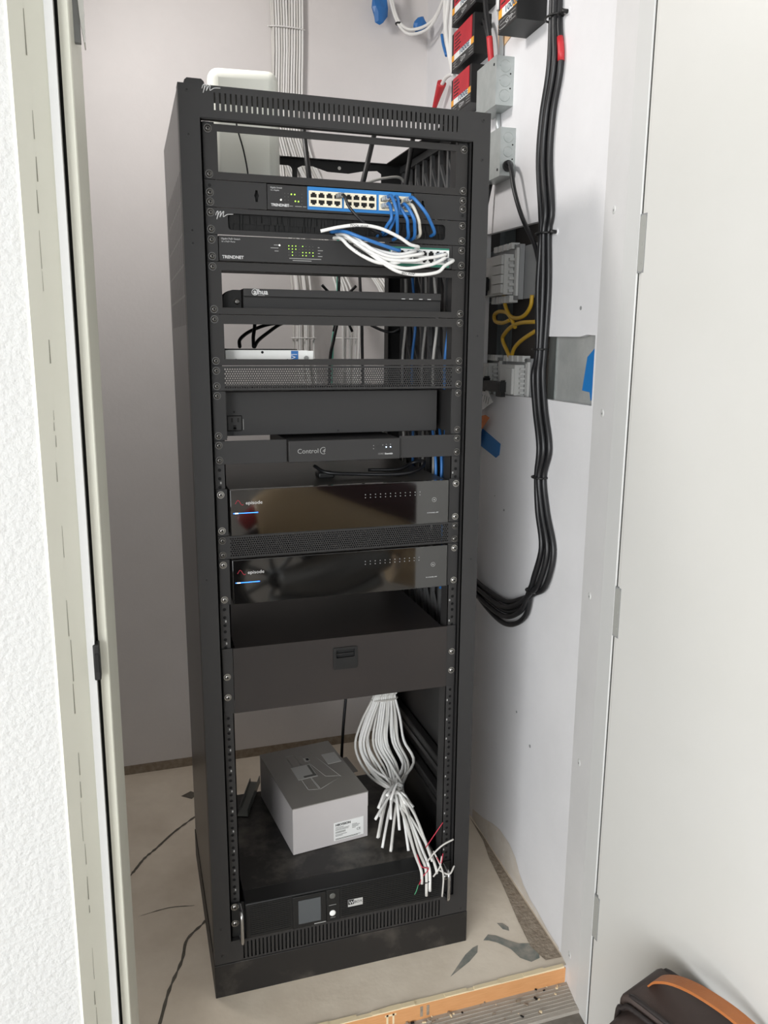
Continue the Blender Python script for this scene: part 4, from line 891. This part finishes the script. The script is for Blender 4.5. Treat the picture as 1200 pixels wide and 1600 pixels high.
# thick black cable run
run = [(.119, 2.75), (.119, 2.30), (.119, 1.996), (.112, 1.878), (.137, 1.79), (.143, 1.705), (.122, 1.60), (.122, 1.557), (.120, 1.447), (.114, 1.317), (.124, 1.265), (.108, 1.193), (.080, 1.112), (.091, 1.047), (.075, .973), (.045, .895), (.068, .814), (.097, .782), (.14, .735), (.224, .694), (.324, .686), (.43, .705), (.48, .76)]
labs = ['black cable of the wall run, nearest the doorway, with a red band', 'black cable of the wall run, second from the doorway', 'black cable of the wall run, middle one of the five', 'black cable of the wall run, second from the boxes', 'black cable of the wall run, farthest from the doorway']
for k in range(5):
    pts = []; rk = random.Random(40+k)
    for i, (y, z) in enumerate(run):
        tight = .55 if i in (2, 7, 9, 13, 17) else 1.0
        dy = (k-2)*.0105*tight; dn = .008 + (k % 2)*.008 + (.004 if i > 15 else 0)
        if i in (15, 16): dy = (k-2)*.014
        if 18 <= i <= 20: pts.append(wp(y + (k-2)*.004, z + (k-2)*(.011 if i > 18 else .008) * (1 if k != 0 else 1.4), dn)); continue
        if i > 20: pts.append(wp(y, z + (k-2)*.008, dn + .01*(i-20))); continue
        pts.append(wp(y - dy + rk.uniform(-.002, .002), z, dn))
    pts += [Vector((.43-.01*k, .585+.012*k, .80+(k-2)*.008)), Vector((.30, .60+.012*k, .84+(k-2)*.008)), Vector((.18, .57+.01*k, .88)), Vector((.12, .54, .93))]
    o = cable('power_cable', labs[k], 'cable', [tuple(p) for p in pts], .0062, 'cable_black', 'thick black cables looping down the right wall', n=10)
    if k == 4: o['label'] = labs[0]
    if k == 0: o['label'] = labs[4]
    if k == 4:
        sp_ = spline([Vector(p) for p in pts], 6); b = B(); b.tube([p for p in sp_ if 1.872 < p.z < 1.925], .0069, 10, smooth=False); obj('band', b, 'redt', o, 'red band')
def wall_tie(label, y, z, w, clip):
    b = B(); c = wp(y, z, .012); n = 18
    b.tube([c + WR*(w*math.cos(2*math.pi*k/n)) + WN*(.016*math.sin(2*math.pi*k/n)) for k in range(n+1)], .0022, 6, smooth=False)
    if clip:
        b.tube([c+WR*w, c+WR*(w+.012)], .0024, 6, smooth=False); b.tube([c+WR*(w+.012)-WN*.010, c+WR*(w+.012)+WN*.004], .004, 10, smooth=False); b.disc(wp(y-w-.012, z, 0), WN, .007, .002, 12, 1)
    return tag(obj('cable_tie', b, ['black', 'wallr']), label, 'cable tie')
wall_tie('black clip holding the cable run high beside the power supply', .119, 1.965, .024, True)
wall_tie('black clip holding the cable run above the cut-out', .122, 1.557, .022, True)
wall_tie('black tie on the cable run beside the foil opening', .116, 1.320, .020, False)
wall_tie('black tie on the cable run halfway down the plain wall', .091, 1.046, .020, False)
wall_tie('black tie at the bottom bend of the cable run', .095, .786, .022, False)

# wiring modules in the cut-out
def module(label, ya, yb, z0, z1, rows, off=-.035):
    t = thing('wiring_module', label, 'wiring module', wp((ya+yb)/2, z0, off), 'pale wiring modules in the wall cut-out')
    L = yb-ya; h = z1-z0
    b = B(); wall_box(b, ya, yb, z0, z1, .012, 0, off); fr = obj('frame', b, 'moduled', t)
    b = B(); wall_box(b, ya+.004, ya+.010, z0+.008, z1-.008, .018, 0, off); obj('side_rib', b, 'module', t)
    b = B(); wall_box(b, ya+.016, ya+.021, z0+.010, z1-.012, .016, 0, off); obj('side_rib', b, 'module', t)
    b = B(); wall_box(b, ya+.035, yb-.02, z0+h*.10, z1-h*.16, .036, 0, off); obj('block', b, 'module', t)
    for i in range(rows):
        b = B(); zz = z0+h*(.13+.70*i/rows); wall_box(b, ya+.038, ya+L*.52, zz, zz+h*.62/rows, .006, 0, off+.036); obj('terminal', b, 'module', t)
    for i in range(6):
        b = B(); wall_box(b, ya+.025, ya+.033, z0+h*(.14+.115*i), z0+h*(.19+.115*i), .026, 0, off); obj('contact', b, 'module', t)
    for i in range(4):
        b = B(); wall_box(b, ya+.03+i*.03, ya+.05+i*.03, z1-.008, z1+.006, .020, 0, off); obj('clip', b, 'module', t)
        b = B(); wall_box(b, ya+.03+i*.03, ya+.05+i*.03, z0-.006, z0+.010, .022, 0, off); obj('clip', b, 'module', t)
    for yy in (ya+.014, yb-.012):
        b = B(); b.disc(wp(yy, z1-.004, off+.018), WN, .004, .002, 10); obj('screw', b, 'zincd', t)
    return t
module('pale terminal module in the upper part of the wall cut-out', .315, .50, 1.435, 1.560, 4)
module('pale wiring module, lower cut-out, nearer the black cable run', .232, .372, 1.203, 1.298, 1)
module('pale wiring module, lower cut-out, half hidden by the rack', .392, .535, 1.206, 1.298, 1)
b = B(); wall_box(b, .16, .315, 1.436, 1.556, .004, 0, -.04)
for y, z in ((.20, 1.535), (.23, 1.52), (.20, 1.46), (.225, 1.455)): b.disc(wp(y, z, -.036), WN, .003, .001, 8, 1)
tag(obj('mounting_plate', b, ['moduled', 'screws']), 'dark steel plate behind the upper terminal module', 'plate')
for lab, (ya, yb, z0, z1, off) in (('black connector plugged across the lower wiring module', (.30, .40, 1.218, 1.242, .004)), ('black connector at the half hidden wiring module', (.41, .52, 1.226, 1.248, .002)), ('black connector at the upper terminal module', (.44, .53, 1.462, 1.490, 0.0))):
    b = B(); wall_box(b, ya, yb, z0, z1, .020, 0, off); wall_box(b, ya+.01, ya+.04, z0-.012, z0, .012, 0, off); wall_box(b, ya+.005, ya+.012, z1, z1+.004, .012, 0, off); tag(obj('connector', b, 'black'), lab, 'connector')
for lab, pts in (('yellow cable hanging in a deep loop inside the cut-out', [(.394, 1.447), (.38, 1.419), (.351, 1.397), (.31, 1.391), (.268, 1.397), (.24, 1.416), (.235, 1.44)]),
        ('yellow cable curling left inside the cut-out', [(.351, 1.388), (.396, 1.382), (.441, 1.387), (.45, 1.402), (.423, 1.41), (.379, 1.407), (.352, 1.396), (.32, 1.37)]),
        ('yellow cable bending from the right down to the lower modules', [(.20, 1.38), (.284, 1.38), (.338, 1.373), (.382, 1.355), (.392, 1.34), (.363, 1.315), (.342, 1.298)]),
        ('yellow cable forking up from the lower modules to the right', [(.336, 1.298), (.322, 1.32), (.291, 1.336), (.25, 1.349), (.20, 1.362)])):
    cable('yellow_cable', lab, 'cable', [tuple(wp(y, z, -.02)) for y, z in pts], .0048, 'cable_yellow', 'yellow cables inside the wall cut-out')
def wflat(name, label, cat, poly, m, off=.0012, th=.0008, group=None):
    b = B(); b.plate((wp(0, 0, off), WR, UZ), [(-y, z) for y, z in poly], [], th); return tag(obj(name, b, m), label, cat, group)
wflat('masking_tape', 'blue tape stuck on the foil in the wall opening', 'tape', [(-.040, 1.306), (-.083, 1.334), (-.090, 1.325), (-.080, 1.232), (-.062, 1.222), (-.056, 1.238), (-.026, 1.240)], 'tape', -.0145)
wflat('masking_tape', 'blue tape on the wall beside the rack post', 'tape', [(.335, 1.090), (.49, 1.124), (.52, 1.080), (.36, 1.052), (.34, 1.062)], 'tape')
t = wflat('paper_tag', 'striped white paper tag under the wiring modules', 'tag', [(.37, 1.190), (.41, 1.222), (.50, 1.205), (.49, 1.165), (.44, 1.165)], 'paper', .010)
b = B()
for i in range(6): b.obox(wp(.40+i*.014, 1.182+.002*i, .0106), (WR*.4+Vector((0, 0, .9))), WN, UZ, 0, .018, 0, .0003, 0, .003)
obj('print', b, 'ink', t)
wflat('paper_tag', 'orange paper tag hanging beside the rack post', 'tag', [(.385, 1.150), (.41, 1.155), (.50, 1.140), (.50, 1.118), (.43, 1.118)], 'orangetag', .012)
wflat('paper_tag', 'lowest narrow white paper tag beside the rack post', 'tag', [(.435, 1.117), (.50, 1.117), (.50, 1.082), (.47, 1.066), (.45, 1.085)], 'paper', .011)

# white and blue low voltage cables beside the power supplies
for lab, pts, m in (('white cable hanging left of the power supplies, front one', [(.66, 2.6, .03), (.668, 2.30, .032), (.672, 2.197, .03), (.679, 2.154, .03), (.681, 2.11, .03), (.673, 2.06, .03), (.66, 2.02, .03)], 'cable_white'),
        ('white cable hanging left of the power supplies, middle one', [(.69, 2.6, .03), (.70, 2.30, .03), (.707, 2.209, .03), (.718, 2.153, .032), (.70, 2.101, .032), (.683, 2.06, .03), (.67, 2.03, .028)], 'cable_white'),
        ('white cable hanging left of the power supplies, rear one', [(.72, 2.6, .03), (.728, 2.28, .03), (.732, 2.203, .03), (.722, 2.139, .03), (.694, 2.091, .03), (.68, 2.05, .026)], 'cable_white'),
        ('white cable running behind the power supply nearest the doorway', [(.40, 2.6, .012), (.41, 2.2, .012), (.405, 2.08, .012)], 'cable_white')):
    cable('low_voltage_cable', lab, 'cable', [tuple(wp(*p)) for p in pts], .0062, m, 'white cables beside the power supplies')
yb_ = .93
for k, lab in enumerate(('white cable sagging in a loop across the corner, upper one', 'white cable sagging in a loop across the corner, lower one')):
    cable('low_voltage_cable', lab, 'cable', [(.385-k*.006, yb_, 2.35), (.388-k*.006, yb_-.01, 2.27), (.405, yb_-.02, 2.218-k*.010), (.435, yb_-.04, 2.196-k*.012), (.470, yb_-.10, 2.20-k*.010), (.480, yb_-.17, 2.24), (.485, yb_-.22, 2.32)], .0042, 'cable_white', 'white cables sagging across the closet corner')
cable('low_voltage_cable', 'blue cable behind the sagging white loop', 'cable', [(.392, .94, 2.4), (.392, .935, 2.27), (.402, .93, 2.23), (.410, .93, 2.215)], .004, 'cable_blue')
tie('black tie on the sagging white loop', (.404, .915, 2.216), .008, .008, 'black', .008)
def crumple(name, label, c, s_, m, seed):
    b = B(); r = random.Random(seed); bmesh.ops.create_icosphere(b.bm, subdivisions=2, radius=1)
    for v in b.bm.verts: v.co = Vector(c) + Vector((v.co.x*s_[0]*r.uniform(.7, 1.2), v.co.y*s_[1]*r.uniform(.7, 1.2), v.co.z*s_[2]*r.uniform(.7, 1.2)))
    return tag(obj(name, b, m), label, 'tape')
crumple('masking_tape', 'crumpled blue tape at the top, left of the sagging white loop', (.352, .93, 2.255), (.026, .012, .040), 'cable_blue', 1)
crumple('masking_tape', 'crumpled blue tape behind the sagging white loop', (.462, .90, 2.215), (.022, .012, .022), 'cable_blue', 2)
cable('low_voltage_cable', 'short blue cable end left of the power supplies', 'cable', [tuple(wp(.755, 2.143, .03)), tuple(wp(.735, 2.112, .032)), tuple(wp(.703, 2.076, .034))], .0042, 'cable_blue')
o = cable('low_voltage_cable', 'white cable wrapped in red tape beside the lowest power supply', 'cable', [tuple(wp(.650, 2.012, .03)), tuple(wp(.674, 2.022, .03)), tuple(wp(.714, 2.026, .03)), tuple(wp(.748, 2.018, .03)), tuple(wp(.775, 2.0, .03)), tuple(wp(.819, 1.965, .03)), tuple(wp(.83, 1.92, .03))], .005, 'cable_white')
b = B(); b.tube([wp(.748, 2.022, .03), wp(.778, 2.0, .03), wp(.812, 1.972, .03)], lambda t: .0135-.0075*t, 8); obj('tape_wrap', b, 'redt', o, 'red tape')

# ---------------------------------------------------------------- the bag by the door
bag = thing('laptop_bag', 'dark brown bag with a tan handle leaning by the open door', 'bag', (.36, -.68, -.05))
ux, uy = Vector((.290, -.957, 0)), Vector((-.957, -.290, 0))   # along the bag, and out of the door side
bo = Vector((.398, -.503, -.05))
def bagbody(n0, n1, l0, l1, h, r, mi=0, slope=0.0):
    b = B(); bmesh.ops.create_cube(b.bm, size=1.0)
    bmesh.ops.bevel(b.bm, geom=b.bm.edges[:], offset=r, segments=5, profile=.6, affect='EDGES')
    for v in b.bm.verts:
        l = l0 + (v.co.x+.5)*(l1-l0); n = n0 + (v.co.y+.5)*(n1-n0); zz = (v.co.z+.5)*(h - slope*(v.co.y+.5))
        v.co = bo + ux*l + uy*n + Vector((0, 0, zz))
    for f in b.bm.faces: f.smooth = True
    return b
obj('body', bagbody(0.0, .098, .0, .40, .384, .07, slope=.004), 'bag', bag)
obj('front_pocket', bagbody(.090, .152, .006, .392, .362, .10, slope=.012), 'bag', bag)
def hoop(n, l0, l1, h, r, rad):
    P = [(l0, .02), (l0, h*.4), (l0, h-r*1.3), (l0+r*.35, h-r*.35), (l0+r*1.3, h), ((l0+l1)/2, h), (l1-r*1.3, h), (l1-r*.35, h-r*.35), (l1, h-r*1.3), (l1, .02)]
    b = B(); b.tube([bo + ux*l + uy*n + Vector((0, 0, z)) for l, z in P], rad, 8, res=4); return b
for n, l0, l1, h in ((.004, .003, .397, .384), (.091, .003, .397, .380), (.103, .004, .396, .370), (.148, .012, .386, .344)):
    obj('piping', hoop(n, l0, l1, h, .03, .0042), 'bagpipe', bag)
b = B(); P = spline([Vector(p) for p in ((.022, .379), (.035, .397), (.065, .416), (.11, .428), (.17, .430), (.23, .415), (.27, .380))], 5)
for side in (0,):
    pr = None
    for p in P:
        c = bo + uy*.045 + ux*p.x + Vector((0, 0, p.y)); ring = [b.bm.verts.new(c + uy*a + Vector((0, 0, q))) for a, q in ((-.012, -.002), (.012, -.002), (.012, .003), (-.012, .003))]
        if pr:
            for k in range(4): f = b.bm.faces.new((pr[k], pr[(k+1) % 4], ring[(k+1) % 4], ring[k])); f.smooth = False
        else: b.bm.faces.new(ring)
        pr = ring
    b.bm.faces.new(pr[::-1])
obj('handle', b, 'tan', bag, 'tan leather handle')

# ---------------------------------------------------------------- the scooter in the room behind, seen mirrored in the amplifiers
M['gold'] = mat('tan_scooter_paint', 'DDC096', .25); M['maroon'] = mat('dark_maroon_seat', '4A1F22', .5); M['rubber'] = mat('tyre_rubber', '181818', .7); M['alloy'] = mat('grey_alloy', '8C8C8A', .35, metal=.7); M['lens'] = mat('red_lamp_lens', 'B0141E', .2)
sc = thing('motor_scooter', 'tan scooter with a maroon seat parked in the room, mirrored in the amplifiers', 'scooter', (.8, -2.25, -.05))
YS = -2.25
def wheel(x, r):
    z = -.05 + r; b = B(); b.tube([(x+(r-.05)*math.cos(q*math.pi/12), YS, z+(r-.05)*math.sin(q*math.pi/12)) for q in range(25)], .05, 12, smooth=False, cap=False); w = obj('wheel', b, 'rubber', sc)
    b = B(); b.tube([(x+(r-.1)*math.cos(q*math.pi/12), YS, z+(r-.1)*math.sin(q*math.pi/12)) for q in range(25)], .018, 8, smooth=False, cap=False)
    for q in range(7): b.tube([(x, YS-.02, z), (x+(r-.1)*math.cos(q*.8976), YS-.01, z+(r-.1)*math.sin(q*.8976))], .013, 6, smooth=False)
    b.disc((x, YS+.05, z), (0, -1, 0), .045, .1, 16); obj('rim', b, 'alloy', w)
wheel(.25, .27); wheel(1.55, .26)
b = B(); b.tube([(.16, YS, .52), (.30, YS, .54), (.50, YS, .50), (.75, YS, .42), (.95, YS, .37), (1.08, YS, .33)], lambda t: .05+.10*math.sin(math.pi*min(1, t*1.1+.1))**.7, 16); obj('tail_body', b, 'gold', sc)
b = B(); b.tube([(.85, YS, .26), (1.05, YS, .20), (1.22, YS, .22), (1.34, YS, .40), (1.40, YS, .62), (1.43, YS, .80)], lambda t: .11-.03*t, 14); obj('leg_shield', b, 'gold', sc)
b = B(); b.tube([(.45, YS, .66), (.58, YS, .65), (.75, YS, .62), (.95, YS, .55), (1.08, YS, .47)], lambda t: .05+.055*math.sin(math.pi*(t*.9+.05)), 14); obj('seat', b, 'maroon', sc)
b = B(); b.tube([(.10, YS, .50), (.16, YS+.02, .55), (.21, YS+.03, .60)], lambda t: .045-.01*t, 12); obj('tail_lamp', b, 'lens', sc)
b = B(); b.tube([(.25, YS+.09, .22), (.45, YS+.10, .24), (.62, YS+.08, .28), (.80, YS+.05, .30)], lambda t: .06+.05*math.sin(math.pi*t), 12); obj('engine', b, 'alloy', sc)
b = B(); b.tube([(.20, YS+.12, .12), (.50, YS+.13, .13), (.75, YS+.11, .20)], lambda t: .05-.02*t, 12); obj('exhaust', b, 'alloy', sc)
b = B(); b.tube([(1.43, YS, .80), (1.46, YS, .55), (1.55, YS, .21)], .03, 10); obj('fork', b, 'alloy', sc)
b = B(); b.tube([(1.30, YS-.30, .95), (1.38, YS-.18, .92), (1.42, YS, .88), (1.38, YS+.18, .92), (1.30, YS+.30, .95)], .016, 8); obj('handlebar', b, 'rubber', sc)
b = B(); b.tube([(1.47, YS, .78), (1.52, YS, .80)], .08, 14, smooth=False); obj('headlamp', b, 'gateside', sc)
